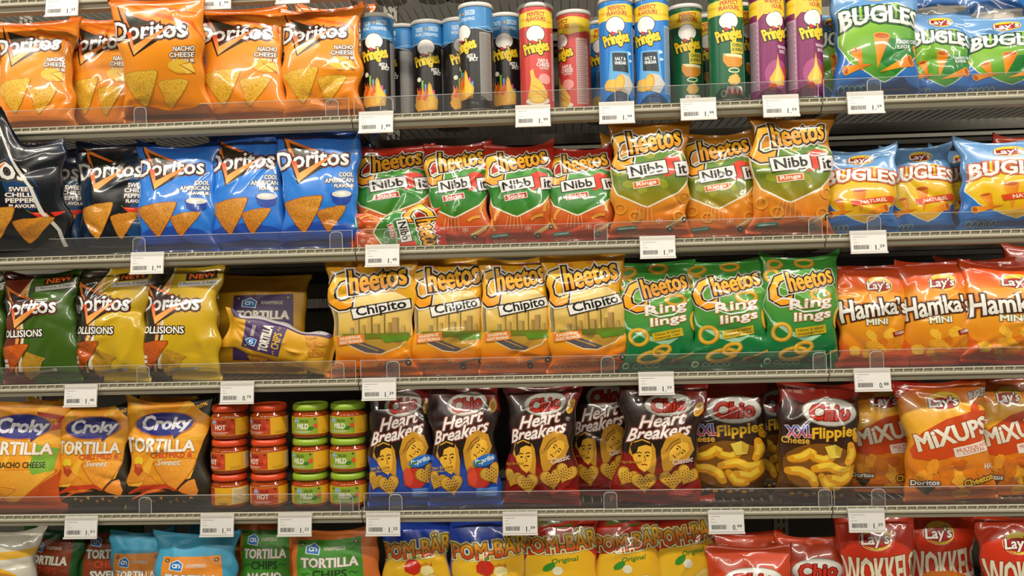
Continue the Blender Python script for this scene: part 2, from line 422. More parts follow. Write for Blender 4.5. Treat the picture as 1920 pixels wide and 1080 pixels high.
# ------------------------------------------------------------------ a filled pillow bag
NU, NV, NB = 36, 54, 14
def pillow(W, H, D, rs, crease=1.0, pinch=0.12, sag=0.25, slump=0.0, wave=0.004, fold=0.0, peak=None):
    """front grid [NV+1, NU+1, 3] and back grid [NV+1, NB+1, 3]; x right, y depth (front is -y), z up from the bottom edge"""
    v = np.linspace(0, 1, NV + 1)
    seal = 0.04
    t = np.clip((v - seal) / (1 - 2 * seal), 0, 1)
    tt = t ** (1 - sag * 0.5)
    env = np.clip(np.sin(np.pi * tt), 0, 1); env = env ** np.interp(tt, [0, .5, 1], [0.40, 0.5, 0.66])
    hw = W / 2 * (1 - pinch * env)
    ph = np.linspace(-math.pi / 2, math.pi / 2, 161)
    cx, cy = np.sign(np.sin(ph)) * np.abs(np.sin(ph)) ** 0.80, np.cos(ph) ** 0.80
    def rows(n):
        P = np.zeros((NV + 1, n + 1, 3)); s = np.linspace(0, 1, n + 1)
        for j in range(NV + 1):
            X, Y = hw[j] * cx, D * env[j] * cy
            L = np.concatenate([[0], np.cumsum(np.hypot(np.diff(X), np.diff(Y)))]); L /= L[-1]
            P[j, :, 0] = np.interp(s, L, X); P[j, :, 1] = -np.interp(s, L, Y) - 0.0006
            P[j, :, 2] = v[j] * H
        return P
    F = rows(NU); B = rows(NB); B[:, :, 1] *= -1
    u = np.linspace(-1, 1, NU + 1)[None, :]; vv = v[:, None]
    edge = np.clip((1 - np.abs(u)) * 4, 0, 1)
    f1, f2 = rs.uniform(5, 8), rs.uniform(9, 14)
    pa, pb = rs.uniform(0, 6, 2)
    end_t, end_b = np.exp(-(1 - vv) / 0.13), np.exp(-vv / 0.10)
    def tri(x): return 2 * np.abs((x / (2 * math.pi)) % 1 - 0.5) - 0.5
    inner = np.clip((vv - seal) / 0.06, 0, 1) * np.clip((1 - seal - vv) / 0.06, 0, 1)
    d = np.zeros((NV + 1, NU + 1))
    k = crease
    d += k * 0.0065 * tri(f1 * u + pa + 1.5 * vv) * end_t * inner
    d += k * 0.0030 * tri(f2 * u + pb) * end_t * inner
    d += k * 0.0045 * tri(f1 * u + pb) * end_b * inner
    for _ in range(int(15 * min(k, 2) ) + 3):      # random sharp creases, ends stronger than the belly
        u0 = rs.uniform(-1, 1); v0 = rs.choice([rs.uniform(0.60, 0.97), rs.uniform(0.03, 0.35), rs.uniform(0, 1)])
        th = rs.uniform(0, math.pi); L_, w_ = rs.uniform(0.15, 0.65), rs.uniform(0.03, 0.09)
        a = rs.uniform(-1, 1) * 0.0048 * k
        du, dv = (u - u0), (vv - v0) * 1.5 * H / W * 1.33
        par = du * math.cos(th) + dv * math.sin(th); per = -du * math.sin(th) + dv * math.cos(th)
        per = per + 0.25 * par * par * rs.uniform(-1, 1)
        d += a * np.exp(-np.abs(per) / w_) * np.exp(-(par / L_) ** 2)
    for _ in range(5):                              # broad dents
        u0, v0 = rs.uniform(-1, 1), rs.uniform(0.1, 0.9); r0 = rs.uniform(0.2, 0.5)
        d += rs.uniform(-1, 1) * 0.0035 * k * np.exp(-(((u - u0) / r0) ** 2 + ((vv - v0) * 1.5 / r0) ** 2))
    d *= edge * inner
    # keep the sheets apart
    room = -F[:, :, 1]
    d = np.maximum(d, -(room - 0.0005))
    F[:, :, 1] -= d
    # side outline irregularity
    side = 0.004 * k * (np.sin(vv * rs.uniform(6, 12) + rs.uniform(0, 6)) + 0.6 * np.sin(vv * rs.uniform(18, 26) + rs.uniform(0, 6))) * inner
    F[:, :, 0] += (side * u ** 3); ub = np.linspace(-1, 1, NB + 1)[None, :]; B[:, :, 0] += side * ub ** 3
    # top seal: waviness, drop of the middle, and overall bend
    w1, w2 = rs.uniform(3, 6), rs.uniform(0, 6)
    dip = rs.uniform(0.1, 1.2) * 0.011 * k; earl, earr = rs.uniform(-.3, 1, 2) * 0.010 * k
    for G, uu in ((F, u), (B, ub)):
        et = np.exp(-(1 - vv) / 0.10); eb = np.exp(-vv / 0.06)
        G[:, :, 1] += wave * np.sin(w1 * uu + w2) * et + wave * 0.5 * np.sin(4 * uu + w1) * eb
        G[:, :, 2] -= dip * (1 - uu ** 2) * np.exp(-(1 - vv) / 0.18)
        ez = np.exp(-(1 - vv) / 0.09); G[:, :, 2] += (earl * np.clip(-uu, 0, 1) ** 4 + earr * np.clip(uu, 0, 1) ** 4) * ez; G[:, :, 1] -= (earl * np.clip(-uu, 0, 1) ** 3 - earr * np.clip(uu, 0, 1) ** 3) * ez * .8
        if peak: G[:, :, 2] += peak[0] * np.exp(-((uu - peak[1]) / peak[2]) ** 2) * np.clip((vv - .6) / .4, 0, 1) ** 2
        G[:, :, 0] += slump * vv ** 2 * W
        if fold:
            f_ = np.clip((vv - 0.86) / 0.14, 0, 1)
            G[:, :, 1] -= fold * f_ ** 1.5; G[:, :, 2] -= abs(fold) * 0.55 * f_ ** 2
    # crimp lines on the seals
    crimp = 0.0005 * np.sin(vv * H / 0.0022 * math.pi)
    sealmask = 1 - np.clip(inner * 20, 0, 1)
    F[:, :, 1] += crimp * sealmask
    return F, B

def bag_at(art, W, H, D, loc, rot, seed, label, cat='bag', group=None, name='crisp_bag', mat=None, parts=True, **kw):
    rs = np.random.RandomState(seed)
    F, B = pillow(W, H, D, rs, **kw)
    root = empty(name, loc, rot); prop(root, label, cat, group)
    mat = mat or M_GLOSS
    Nf = grid_normals(F)
    Bf = B[:, ::-1].copy(); Nb = grid_normals(Bf)
    # share the edge normals so that the sides read as rounded film
    for a, b in ((0, -1), (-1, 0)):
        s = Nf[:, a] + Nb[:, b]; s /= np.linalg.norm(s, axis=1, keepdims=True) + 1e-9
        Nf[:, a] = s; Nb[:, b] = s
    S0, S1 = 2, NV - 2
    back = Art(art.W, art.H, art.back if hasattr(art, 'back') else art.base)
    def part(nm, j0, j1):
        V, Fc, N, C = sheet(art, F, Nf, j0, j1)
        V2, F2, N2, C2 = sheet(back, Bf, Nb, j0, j1)
        raw_mesh(nm, np.concatenate([V, V2]), np.concatenate([Fc, F2 + len(V)]), np.concatenate([N, N2]), np.concatenate([C, C2]), mat, root)
    part('pouch', S0, S1)
    part('top_seal', S1, NV)
    part('bottom_seal', 0, S0)
    return root

DECK = {}          # deck height of each shelf, filled from the measured rail lines
for _k, _y in (('Z', -45), ('A', 205), ('B', 456), ('C', 704), ('D', 956), ('E', 1209)):
    DECK[_k] = at(960, _y, 0.0).z

def bag(art, x0, x1, ytop, row, label, Y=0.055, lean=8, yaw=0, roll=0, seed=None, D=0.030, group=None, dz=0.0, H=None, pinch=0.12, **kw):
    z0 = DECK[row] + 0.002 + dz; Y -= 0.010
    sd = seed if seed is not None else int(abs(x0) * 7 + abs(ytop) * 3 + 11) % 9973
    rj = random.Random(sd * 13 + 5)
    if not roll: roll = rj.uniform(-1.6, 1.6)
    if not yaw: yaw = rj.uniform(-6, 6)
    lean += rj.uniform(-1.5, 1.5); kw.setdefault('crease', rj.uniform(1.0, 1.5)); pinch += rj.uniform(-.015, .035)
    yb = {'Z': -45, 'A': 205, 'B': 456, 'C': 704, 'D': 956, 'E': 1209}[row] - 0.028 * ((x0 + x1) / 2 - 960)
    ym = (ytop + yb) / 2
    Ym = Y + 0.5 * 0.25 * math.sin(math.radians(lean))
    a, b = at(x0, ym, Ym), at(x1, ym, Ym)
    top = at((x0 + x1) / 2, ytop, Y + 0.25 * math.sin(math.radians(lean)))
    if H is None: H = (top.z - z0) / math.cos(math.radians(lean)) / math.cos(math.radians(roll))
    W = (b.x - a.x) / (1 - pinch * 0.8)
    if yaw: W /= max(0.6, math.cos(math.radians(yaw)))
    xm = (a.x + b.x) / 2 - math.tan(math.radians(roll)) * H / 2
    mat = getattr(art, 'mat', M_GLOSS)
    return bag_at(art, W, H, D, (xm, Y, z0), (-math.radians(lean), math.radians(roll), math.radians(yaw)), sd,
                  label, 'bag', group, 'crisp_bag', mat, pinch=pinch, **kw)

# ------------------------------------------------------------------ stacked chip can
def can(art, px, row, label, Y=0.05, yaw=0, group='tube cans of stacked chips', seal=True):
    R, Hc = 0.0365, 0.228
    z0 = DECK[row] + 0.003
    p = at(px, 110, Y + 0.0)
    root = empty('chip_can', (p.x, Y, z0), (0, 0, math.radians(yaw))); prop(root, label, 'can', group)
    nu, nv = 64, 40
    th = np.linspace(-math.pi, math.pi, nu + 1)[None, :] ; zz = np.linspace(0.004, Hc - 0.004, nv + 1)[:, None]
    P = np.stack([R * np.sin(th) + 0 * zz, -R * np.cos(th) + 0 * zz, zz + 0 * th], 2)
    N = np.stack([np.sin(th) + 0 * zz, -np.cos(th) + 0 * zz, 0 * zz + 0 * th], 2)
    V, F, Nn, C = sheet(art, P, N)
    raw_mesh('tube', V, F, Nn, C, M_CAN, root)
    m = MB(); m.lathe([(R - .002, 0), (R + .0008, 0), (R + .0012, .002), (R + .0004, .0046), (R - 0.002, .005)], 48); m.build('bottom_rim', M_RIM, root)
    m = MB(); m.lathe([(R + .0012, Hc - .0065), (R + .0020, Hc - .006), (R + .0020, Hc + .001), (R + .0008, Hc + .0025), (R - .0015, Hc + .0022), (R - .0025, Hc + .0002)], 48); m.build('lid', M_LIDPL, root)
    return root

# ------------------------------------------------------------------ salsa jar
def jar(art, lidm, px, py, row, level, label, group, yaw=0, Y=0.058):
    R = 0.0405; Hj = 0.0750
    p = at(px, py, Y)
    root = empty('salsa_jar', (p.x, Y, DECK[row] + 0.002 + level * (Hj + 0.0006)), (0, 0, math.radians(yaw))); prop(root, label, 'jar', group)
    m = MB()
    m.lathe([(R - .010, 0.0), (R - .004, .001), (R - .0006, .005), (R, .010), (R, .0475), (R - .001, .0525), (R - .0065, .0580), (R - .007, .0640)], 48)
    m.build('glass_body', M_SALSA, root)
    m = MB(); m.lathe([(R - .0045, .0595), (R - .0022, .0600), (R - .0016, .0640), (R - .0022, .0705), (R - .0045, .0735), (R - .008, .0742), (R - .009, .0734), (R - .016, .0736)], 48)
    m.build('lid', lidm, root)
    nu, nv = 64, 14
    th = np.linspace(-math.pi, math.pi, nu + 1)[None, :]; zz = np.linspace(0.010, 0.0475, nv + 1)[:, None]
    P = np.stack([(R + .0003) * np.sin(th) + 0 * zz, -(R + .0003) * np.cos(th) + 0 * zz, zz + 0 * th], 2)
    N = np.stack([np.sin(th) + 0 * zz, -np.cos(th) + 0 * zz, 0 * zz + 0 * th], 2)
    V, F, Nn, C = sheet(art, P, N)
    raw_mesh('paper_label', V, F, Nn, C, M_PAPER, root)
    return root

# ------------------------------------------------------------------ price tag in its holder
def tag_art(price, faint):
    A = Art(100, 50, 'fbf9f8')
    big, small = price.split('.')
    rs = random.Random(hash(price) % 1000 if False else len(price) + int(small))
    ln = ['Mix snack', 'Chips 200 g', 'Snack 150 g', 'per zak'][int(small) % 4]
    A.line([(6, 45), (34 + (int(small) % 3) * 6, 45)], 1.0, '8a8684')
    A.line([(6, 37), (16, 37)], .9, '9a9694', same=True); A.line([(6, 28), (22, 28)], .9, '9a9694', same=True)
    x = 8.0
    while x < 50:
        wd = rs.choice([0.6, 0.9, 1.3]); A.line([(x, 7), (x, 20)], wd, '3a3634', same=True); x += wd + rs.choice([0.6, 0.9])
    A.line([(56, 4), (56, 20)], .4, 'b8b4b2', same=True)
    A.text(big + '.', 73, 12, 10.5, 15, '26221f', bold=.35)
    A.text(small, 87, 16, 13, 8, '26221f', bold=.3)
    return A
def price_tag(x0, x1, y0, row, price, label):
    a, b = at(x0, y0, -0.006), at(x1, y0, -0.006)
    root = empty('price_tag', ((a.x + b.x) / 2, -0.0065, (a.z + b.z) / 2), (math.radians(-8), 0, 0)); prop(root, label, 'price tag', 'shelf edge price tags')
    W, Hh = 0.0715, 0.034
    P = np.zeros((9, 17, 3)); P[:, :, 0] = np.linspace(-W / 2, W / 2, 17)[None, :]; P[:, :, 2] = np.linspace(-Hh, 0, 9)[:, None]; P[:, :, 1] = -0.001
    N = np.zeros_like(P); N[:, :, 1] = -1
    V, F, Nn, C = sheet(tag_art(price, 0), P, N)
    raw_mesh('paper', V, F, Nn, C, M_PAPER, root)
    m = MB(); m.box(-W / 2 - .001, W / 2 + .001, 0.0, .0012, -Hh - .002, .010); m.box(-W / 2 - .0015, W / 2 + .0015, -.0035, .0012, -Hh - .0045, -Hh - .0012)
    m.build('holder', M_HOLD, root)
    m = MB(); m.box(-W / 2 - .001, W / 2 + .001, -.0028, -.0022, -Hh - .001, .009); m.build('clear_cover', M_COVER, root)
    return root
# ------------------------------------------------------------------ artwork of each kind of pack
def tri_chip(A, pts, col=('b8791e', 'e0a834'), edge='9a5a12', g=0.85, seed=1):
    """tortilla chip: rounded, slightly ragged triangle"""
    rs = np.random.RandomState(seed); P = np.array(pts, float); out = []
    for i in range(3):
        a, b, c = P[i - 1], P[i], P[(i + 1) % 3]
        out += [b + (a - b) * 0.10, b + (a - b) * 0.03 + (c - b) * 0.03, b + (c - b) * 0.10]
        mid = (b + c) / 2 - P.mean(0); mid /= np.linalg.norm(mid)
        for t in (0.3, 0.5, 0.7): out.append(b + (c - b) * t + mid * (1.0 + rs.uniform(-.8, .8)))
    o = np.array(out); cen = o.mean(0)
    A.poly(cen + (o - cen) * 1.05, edge, 0.3)
    A.poly(o, gradl(P.min(0), P.max(0), *col), g)

def doritos_logo(A, cx=45, cy=113, w=84, dark='2b2a16', line='5a1e10', bold=1.2):
    s = w / 84.0
    X = lambda x, y: (cx + (x - 45) * s, cy + (y - 113) * s)
    A.poly([X(9, 144), X(76, 112), X(28, 80)], '2a1a10'); A.poly([X(13, 140), X(71, 112), X(29, 86)], dark)
    og = gradl(X(0, 142), X(0, 85), 'f5923a', 'ee5a1c')
    A.poly([X(10, 144), X(50, 124), X(44, 124), X(17, 136), X(27, 112), X(23, 112)], gradl(X(10, 144), X(50, 124), 'f58a2c', 'd9601c'))
    A.text('Doritos', *X(45, 112), 80 * s, 22 * s, ('d8d6ce', 'ffffff'), bold=bold, out=[(2.7, line), (1.1, '2a1410')], arch=0.8, slope=1.0)
    A.poly([X(21, 111), X(27, 110), X(30, 93), X(29, 83)], gradl(X(22, 111), X(29, 83), 'f0481a', 'f8b060'))
    A.poly([X(29, 82), X(30, 94), X(70, 118), X(60, 108)], gradl(X(29, 86), X(70, 116), 'f8b45a', 'e8641c'))

def flav(A, lines, x1=92, y=93, s=1.0, col='f4f2ec', rights=True):
    hs = [5.4] * (len(lines) - 1) + [4.2]
    for i, l in enumerate(lines):
        wd = len(l) * (4.0 if hs[i] > 5 else 3.1) * s
        A.text(l, x1 - wd / 2, y, wd, hs[i] * s, col, bold=.35, out=[(.7, '5a4030')], shear=.05)
        y -= 7.2 * s

def A_nacho():
    A = Art(base=gradv([(0, 'd8741e'), (30, 'e8881c'), (110, 'ec951f'), (136, 'e8841c'), (150, 'd9661a')])); A.back = 'd9741e'
    A.line([(20, 144), (60, 128), (88, 118), (98, 96)], [2, 5, 4, 1], 'e06414')
    A.line([(30, 146), (70, 136), (94, 128)], [1, 3, 1], 'd85a12')
    doritos_logo(A, 43, 112, 82)
    flav(A, ['NACHO', 'CHEESE', 'FLAVOUR'], 89, 88)
    A.ell(76, 66, 12, 8, 'd99a2a'); A.ell(74, 68, 12, 7.5, 'e6ba3c'); A.poly([(74, 68), (85, 72), (88, 60), (80, 58)], 'eeca58'); A.line([(88, 58), (74, 69), (86, 72)], 1.4, 'b5641c')
    tri_chip(A, [(8, 58), (52, 64), (31, 18)], ('d4a02c', 'eac648'), 'b88430', .8, 3)
    tri_chip(A, [(49, 50), (82, 51), (58, 16)], ('d49a2c', 'eac648'), 'b88430', .8, 4)
    return A
def A_sweet(seam=False):
    A = Art(base=gradv([(0, '10161c'), (60, '0c2c4c'), (110, '0f2a44'), (150, '0a1a2c')])); A.back = '0e2a48'
    if not seam: A.ell(80, 70, 22, 50, '123e6a'); A.ell(20, 75, 16, 40, '10314f')
    A.ell(50, 70, 26 if not seam else 60, 70 if not seam else 100, '11171c')
    if seam: A.ell(62, 92, 14, 30, '123a66', rot=15)
    doritos_logo(A, 47 if not seam else 28, 112, 84, '1c1a12', '4a4a48')
    flav(A, ['SWEET', 'CHILLI', 'PEPPER', 'FLAVOUR'], 92 if not seam else 72, 90)
    A.line([(64, 63), (68, 59)], 1.2, '5a7a1c'); A.line([(67, 60), (73, 57), (80, 56), (87, 58), (94, 60)], [1, 6, 7, 5, .5], 'd9321e'); A.line([(70, 59), (80, 58)], 1.2, 'f07a5a')
    if seam:
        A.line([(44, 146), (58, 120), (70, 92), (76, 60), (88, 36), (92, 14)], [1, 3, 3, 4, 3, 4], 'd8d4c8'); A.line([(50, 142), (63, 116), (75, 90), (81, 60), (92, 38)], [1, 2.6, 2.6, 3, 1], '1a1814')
    tri_chip(A, [(8, 60), (56, 68), (33, 18)], ('c88420', 'dca23c'), '8a5014', .7, 5)
    tri_chip(A, [(50, 49), (86, 54), (62, 18)], ('c07820', 'd89a34'), '8a5014', .7, 6)
    return A
def A_cool():
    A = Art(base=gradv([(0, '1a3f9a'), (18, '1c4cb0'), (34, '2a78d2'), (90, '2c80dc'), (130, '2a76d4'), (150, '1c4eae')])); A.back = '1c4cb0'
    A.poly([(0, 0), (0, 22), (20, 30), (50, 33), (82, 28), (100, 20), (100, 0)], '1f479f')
    doritos_logo(A, 44, 113, 84)
    flav(A, ['COOL', 'AMERICAN', 'FLAVOUR'], 90, 90)
    A.ell(76, 63, 12, 5, '1d3f98'); A.ell(76, 60, 11, 8, '27479f', a0=180, a1=360); A.ell(76, 65, 12.5, 5.2, '2a4aa0'); A.ell(76, 65.5, 11, 4.2, 'd8d6ce'); A.ell(75, 66, 5, 1.6, 'eceae4')
    tri_chip(A, [(6, 58), (56, 65), (32, 18)], ('b8701c', 'd8a040'), 'a04c10', .85, 7)
    tri_chip(A, [(47, 45), (82, 51), (59, 18)], ('b06418', 'd8a040'), 'a04c10', .85, 8)
    return A
def A_coll(left, right):
    A = Art(base=right); A.back = right
    A.poly([(0, 0), (40, 0), (38, 20), (30, 36), (33, 60), (28, 84), (34, 118), (40, 150), (0, 150)], left)
    A.line([(28, 14), (31, 36), (34, 60), (31, 84), (36, 118), (42, 150)], [5, 4, 3, 6, 3, 2], 'd8cdb0'); A.line([(22, 10), (26, 40), (30, 88), (31, 120)], [3, 3, 6, 5], 'e09a4a', same=False)
    A.poly([(28, 118), (38, 136), (36, 118)], 'f0a850')
    doritos_logo(A, 38, 100, 78, '241a10', '5a1e10')
    A.text('COLLISIONS', 30, 64, 58, 9, 'f2f0ea', bold=.6, out=[(1.4, '2a1c12')])
    A.rect(56, 131, 92, 141, '2a2a1a', rot=3); A.text('NEW', 75, 137, 30, 8, 'f06a1e', bold=.8, out=[(.9, '1a1208')], rot=3)
    A.rect(48, 122, 94, 129, 'dcd8d0', rot=2); A.text('2 flavours, 2 bags', 70, 126, 42, 4.4, '3a3a34', bold=.1, rot=2)
    tri_chip(A, [(2, 46), (42, 50), (16, 12)], ('a8420e', 'd06a1c'), '7a2c0a', .8, 9)
    A.poly([(38, 40), (62, 30), (56, 26), (50, 10), (34, 4), (30, 24)], 'b8922a', .7)
    A.rect(2, 27, 14, 31, 'd8d4cc'); A.rect(2, 21, 14, 25, 'd8d4cc')
    A.line([(40, 12), (72, 15)], 3, '8a8470'); A.ell(72, 15, 3, 2.4, 'a8a494')
    return A
def ah_logo(A, cx, cy, s, tilt=0):
    P = np.array([(-1.15, -.75), (.85, -1.0), (1.0, .35), (.1, 1.15), (-1.1, .5)]) @ rotm(tilt).T
    A.poly(P * s * 1.18 + (cx, cy), 'dfe6ea'); A.poly(P * s + (cx, cy), '1f74bf')
    A.ring(cx - .38 * s, cy, .34 * s, .36 * s, .2 * s, 'f2f4f4'); A.line([(cx + .02 * s, cy + .4 * s), (cx + .02 * s, cy - .4 * s)], .2 * s, 'f2f4f4', same=True)
    A.line([(cx + .02 * s, cy + .1 * s), (cx + .3 * s, cy + .36 * s), (cx + .52 * s, cy + .1 * s), (cx + .52 * s, cy - .42 * s)], .2 * s, 'f2f4f4', same=True)
def A_ah(bag, lab, lines, lx0=22, ly1=118, lx1=84, ly0=20, c2='d9b23a', chips='e0a030', short=False):
    A = Art(base=bag); A.back = bag
    if short: lines = lines[:2]
    A.poly([(lx0, ly1), (lx1, ly1 + 3), (lx1 + 4, ly0 - 2), (lx0 + 2, ly0)], lab)
    A.ring(lx0 + 6, ly1 - 5, 2.2, 2.2, 1.2, '3a2a20'); A.ring(lx1 - 5, ly1 - 3, 2.2, 2.2, 1.2, '3a2a20'); A.ell(lx0 + 6, ly1 - 5, 1.4, 1.4, 'c8a070'); A.ell(lx1 - 5, ly1 - 3, 1.4, 1.4, 'c8a070')
    cx = (lx0 + lx1) / 2 + 1
    ah_logo(A, lx0 + 18, ly1 - 12, 6.5)
    A.text('KNAPPERIGE', lx0 + 41, ly1 - 11, 22, 5, 'c8c0b0', bold=.3)
    A.text(lines[0], cx, ly1 - 30, (lx1 - lx0) * .86, 12, 'ebe6dc', bold=.9, out=[(1.0, '8a8272')])
    A.text(lines[1], cx, ly1 - 45, (lx1 - lx0) * .52, 10, c2, bold=.7)
    for s_ in (-1, 1): A.line([(cx + s_ * 20, ly1 - 45), (cx + s_ * 23, ly1 - 43), (cx + s_ * 26, ly1 - 46), (cx + s_ * 29, ly1 - 44)], 1, c2, same=True)
    y = ly1 - 60
    for l in lines[2:]:
        A.text(l, cx, y, (lx1 - lx0) * .13 * len(l), 10, 'ebe6dc', bold=.8, out=[(.9, '8a8272')]); y -= 14
    rs = np.random.RandomState(3)
    for _ in range(7):
        x, yy = rs.uniform(45, 85), rs.uniform(12, 36); tri_chip(A, [(x - 7, yy + 4), (x + 8, yy + 6), (x, yy - 9)], ('b8801c', chips), '8a5a14', .8, _)
    A.mat = M_MATTE
    return A

def cheetos_logo(A, cx, cy, w, rot=9, white='e8e2d6'):
    g = ('f09a1e', 'fcc83a'); o = [(w * .054, white), (w * .030, '20140c')]
    r = math.radians(rot); P = lambda x, y: (cx + w * (x * math.cos(r) - y * math.sin(r)), cy + w * (x * math.sin(r) + y * math.cos(r)))
    A.text('C', *P(-.36, -.07), w * .32, w * .54, g, bold=w * .05, out=o, rot=rot - 14, shear=.1)
    A.text('heetos', *P(.13, .03), w * .72, w * .34, g, bold=w * .022, out=o, rot=rot, shear=.05, arch=-w * .012, grow=-.05)
def A_nibb(kind):
    red, main, tint = ('b92a14', '3a8a2c', 'c8401c') if kind == 's' else ('c8821c', '6f8a2a', 'd86a1c')
    A = Art(base=gradv([(0, 'b8301a' if kind == 's' else 'd0541c'), (26, 'c85020' if kind == 's' else 'd87a20'), (60, 'd07a38' if kind == 's' else 'dc9a30'), (95, red), (150, red)])); A.back = red
    sh = [(4, 92), (6, 68), (14, 54), (40, 40), (46, 38), (54, 42), (80, 56), (96, 74), (98, 92), (90, 106), (70, 112), (40, 110), (16, 100)]
    A.line(sh, 4, 'e8e0cc', closed=True)
    A.poly(sh, gradv([(38, '3f7a22' if kind == 's' else 'a08a20'), (70, '2f8430' if kind == 's' else '6a8226'), (110, '4f9a3a' if kind == 's' else '5a8a34')]), .25)
    for i, (x, y) in enumerate([(14, 82), (84, 100), (40, 60), (64, 66), (26, 66), (50, 104)]):
        A.ell(x, y, 7, 5, '2f7a2c' if kind == 's' else '93992c', rot=i * 40, wob=.2, seed=i)
    A.poly([(60, 96), (74, 104), (86, 100), (78, 80), (66, 74)], 'd83a1c')
    cheetos_logo(A, 45, 121, 84, 10)
    for (x0, y0, wd, ht, r_, body, tw) in ((46, 85, 44, 17, 9, 'Nibb', 36), (86, 86, 17, 18, 9, 'it', 9)):
        A.rect(x0 - wd / 2 - 1.2, y0 - ht / 2 - 1.2, x0 + wd / 2 + 1.2, y0 + ht / 2 + 1.2, '2a2a26', rot=r_); A.rect(x0 - wd / 2, y0 - ht / 2, x0 + wd / 2, y0 + ht / 2, 'dedbd6', rot=r_)
        A.text(body, x0, y0, tw, 12, '1d1a16', bold=1.0, rot=r_)
    A.rect(30, 62, 60, 71, 'e8d8cc', rot=9); A.rect(31, 63, 59, 70, 'b5301c' if kind == 's' else 'd86a24', rot=9); A.text('Sticks' if kind == 's' else 'Rings', 45, 66.5, 22, 5.6, 'f2e8dc', bold=.5, rot=9)
    # loose snacks and splashes of the lower picture
    if kind == 's':
        for x, y, r_ in ((18, 40, 60), (12, 26, 110), (72, 36, 20), (84, 52, 70)): A.line(np.array([(-9, -1), (-3, 1), (3, 1), (9, -1)]) @ rotm(r_).T + (x, y), 4, 'e09a3a')
    else:
        for x, y in ((14, 36), (32, 26), (88, 50), (84, 26)): A.ring(x, y, 7, 6, 3.2, 'e0942c')
    A.line([(10, 10), (34, 12)], 5, '2f8a7a'); A.line([(12, 10.2), (32, 11.8)], 1.2, 'd8e0d8')
    for k in range(5): A.line([(34 + 4 * k, 38), (30 + 5.5 * k, 20)], .8, 'e8b070', same=k > 0)
    for k in range(4): A.ring(16 + 8 * k, 4, 3, 2.4, .7, 'd8b890', same=k > 0)
    A.text('*', 60, 20, 8, 8, 'e8b898', bold=.2)
    A.poly([(66, 14), (92, 30), (96, 26), (72, 9)], 'c88a24'); A.line([(68, 12), (93, 27)], 1.6, 'd8d0b8'); A.ell(73, 10, 3.4, 3.4, '2c2a28'); A.ell(73, 10, 1.4, 1.4, 'b8b4ac'); A.ell(91, 22, 3.4, 3.4, '2c2a28'); A.ell(91, 22, 1.4, 1.4, 'b8b4ac')
    return A
def A_chipito():
    A = Art(base=gradv([(0, 'd8660f'), (22, 'de7814'), (36, 'e89c1c'), (70, 'edb020'), (150, 'ecaa1a')])); A.back = 'e8a01e'
    A.ell(28, 138, 11, 4, 'e08a2a', rot=-12); A.ell(62, 142, 9, 3.5, 'e08a2a', rot=20)
    sh = [(8, 84), (8, 60), (22, 42), (44, 30), (60, 28), (80, 36), (94, 52), (97, 74), (92, 92), (76, 104), (20, 100)]
    A.line(sh, 2.2, 'f0e8d0', closed=True)
    A.poly(sh, gradv([(28, 'c88a2a'), (50, 'a8923c'), (60, 'd8b050'), (104, 'eed488')]))
    for x, w_, h_, c in ((11, 5, 34, '9a8a62'), (30, 5, 8, 'a8935e'), (36, 6, 19, 'c8a65a'), (43, 4, 11, 'b89a50'), (50, 6, 24, 'c8a450'), (57, 7, 12, 'b89a50'), (64, 5, 28, 'cfae5a'), (71, 4, 13, 'a8893e'), (77, 7, 19, 'b08a50'), (85, 4, 9, 'c0a060')):
        A.rect(x - w_ / 2, 52, x + w_ / 2, 54 + h_, c); A.rect(x + w_ / 6, 52, x + w_ / 2, 53 + h_, '7a6a3a' if h_ > 20 else '8f7a42')
    A.poly([(18, 54), (90, 54), (94, 48), (24, 47)], '6f7a24')
    A.poly([(14, 50), (30, 48), (66, 32), (60, 29), (44, 31), (22, 43)], '5a5458'); A.line([(26, 46), (58, 32)], .9, 'd8a83a')
    A.poly([(60, 50), (92, 50), (90, 44), (66, 42)], '5f8a24')
    cheetos_logo(A, 47, 120, 84, 9)
    A.poly([(28, 86), (91, 97), (94, 84), (31, 71)], '3a3226'); A.poly([(29.5, 84.6), (89.5, 95.4), (92.4, 85), (32, 72.6)], 'e8e6de')
    A.text('Chipito', 61, 84.2, 52, 15, '1d1a16', bold=.9, rot=10)
    A.rect(12, 41, 44, 52, 'e08030', rot=6); A.text('KAASSMAAK', 28, 49, 24, 3.6, 'f4e8d0', bold=.25, rot=6); A.text('GOUT FROMAGE', 28, 44, 26, 3.6, 'f4e8d0', bold=.25, rot=6)
    for k in range(4): A.ring(12 + 7 * k, 8, 3, 2.6, .7, 'e8c890', same=k > 0)
    A.text('*', 54, 16, 8, 8, 'eab878', bold=.2)
    A.poly([(64, 16), (92, 20), (95, 24), (62, 12)], '6a6458'); A.ell(68, 9, 3.6, 3.6, '24201e'); A.ell(68, 9, 1.3, 1.3, 'b8b4ac'); A.ell(90, 16, 3.6, 3.6, '24201e'); A.ell(90, 16, 1.3, 1.3, 'b8b4ac')
    return A
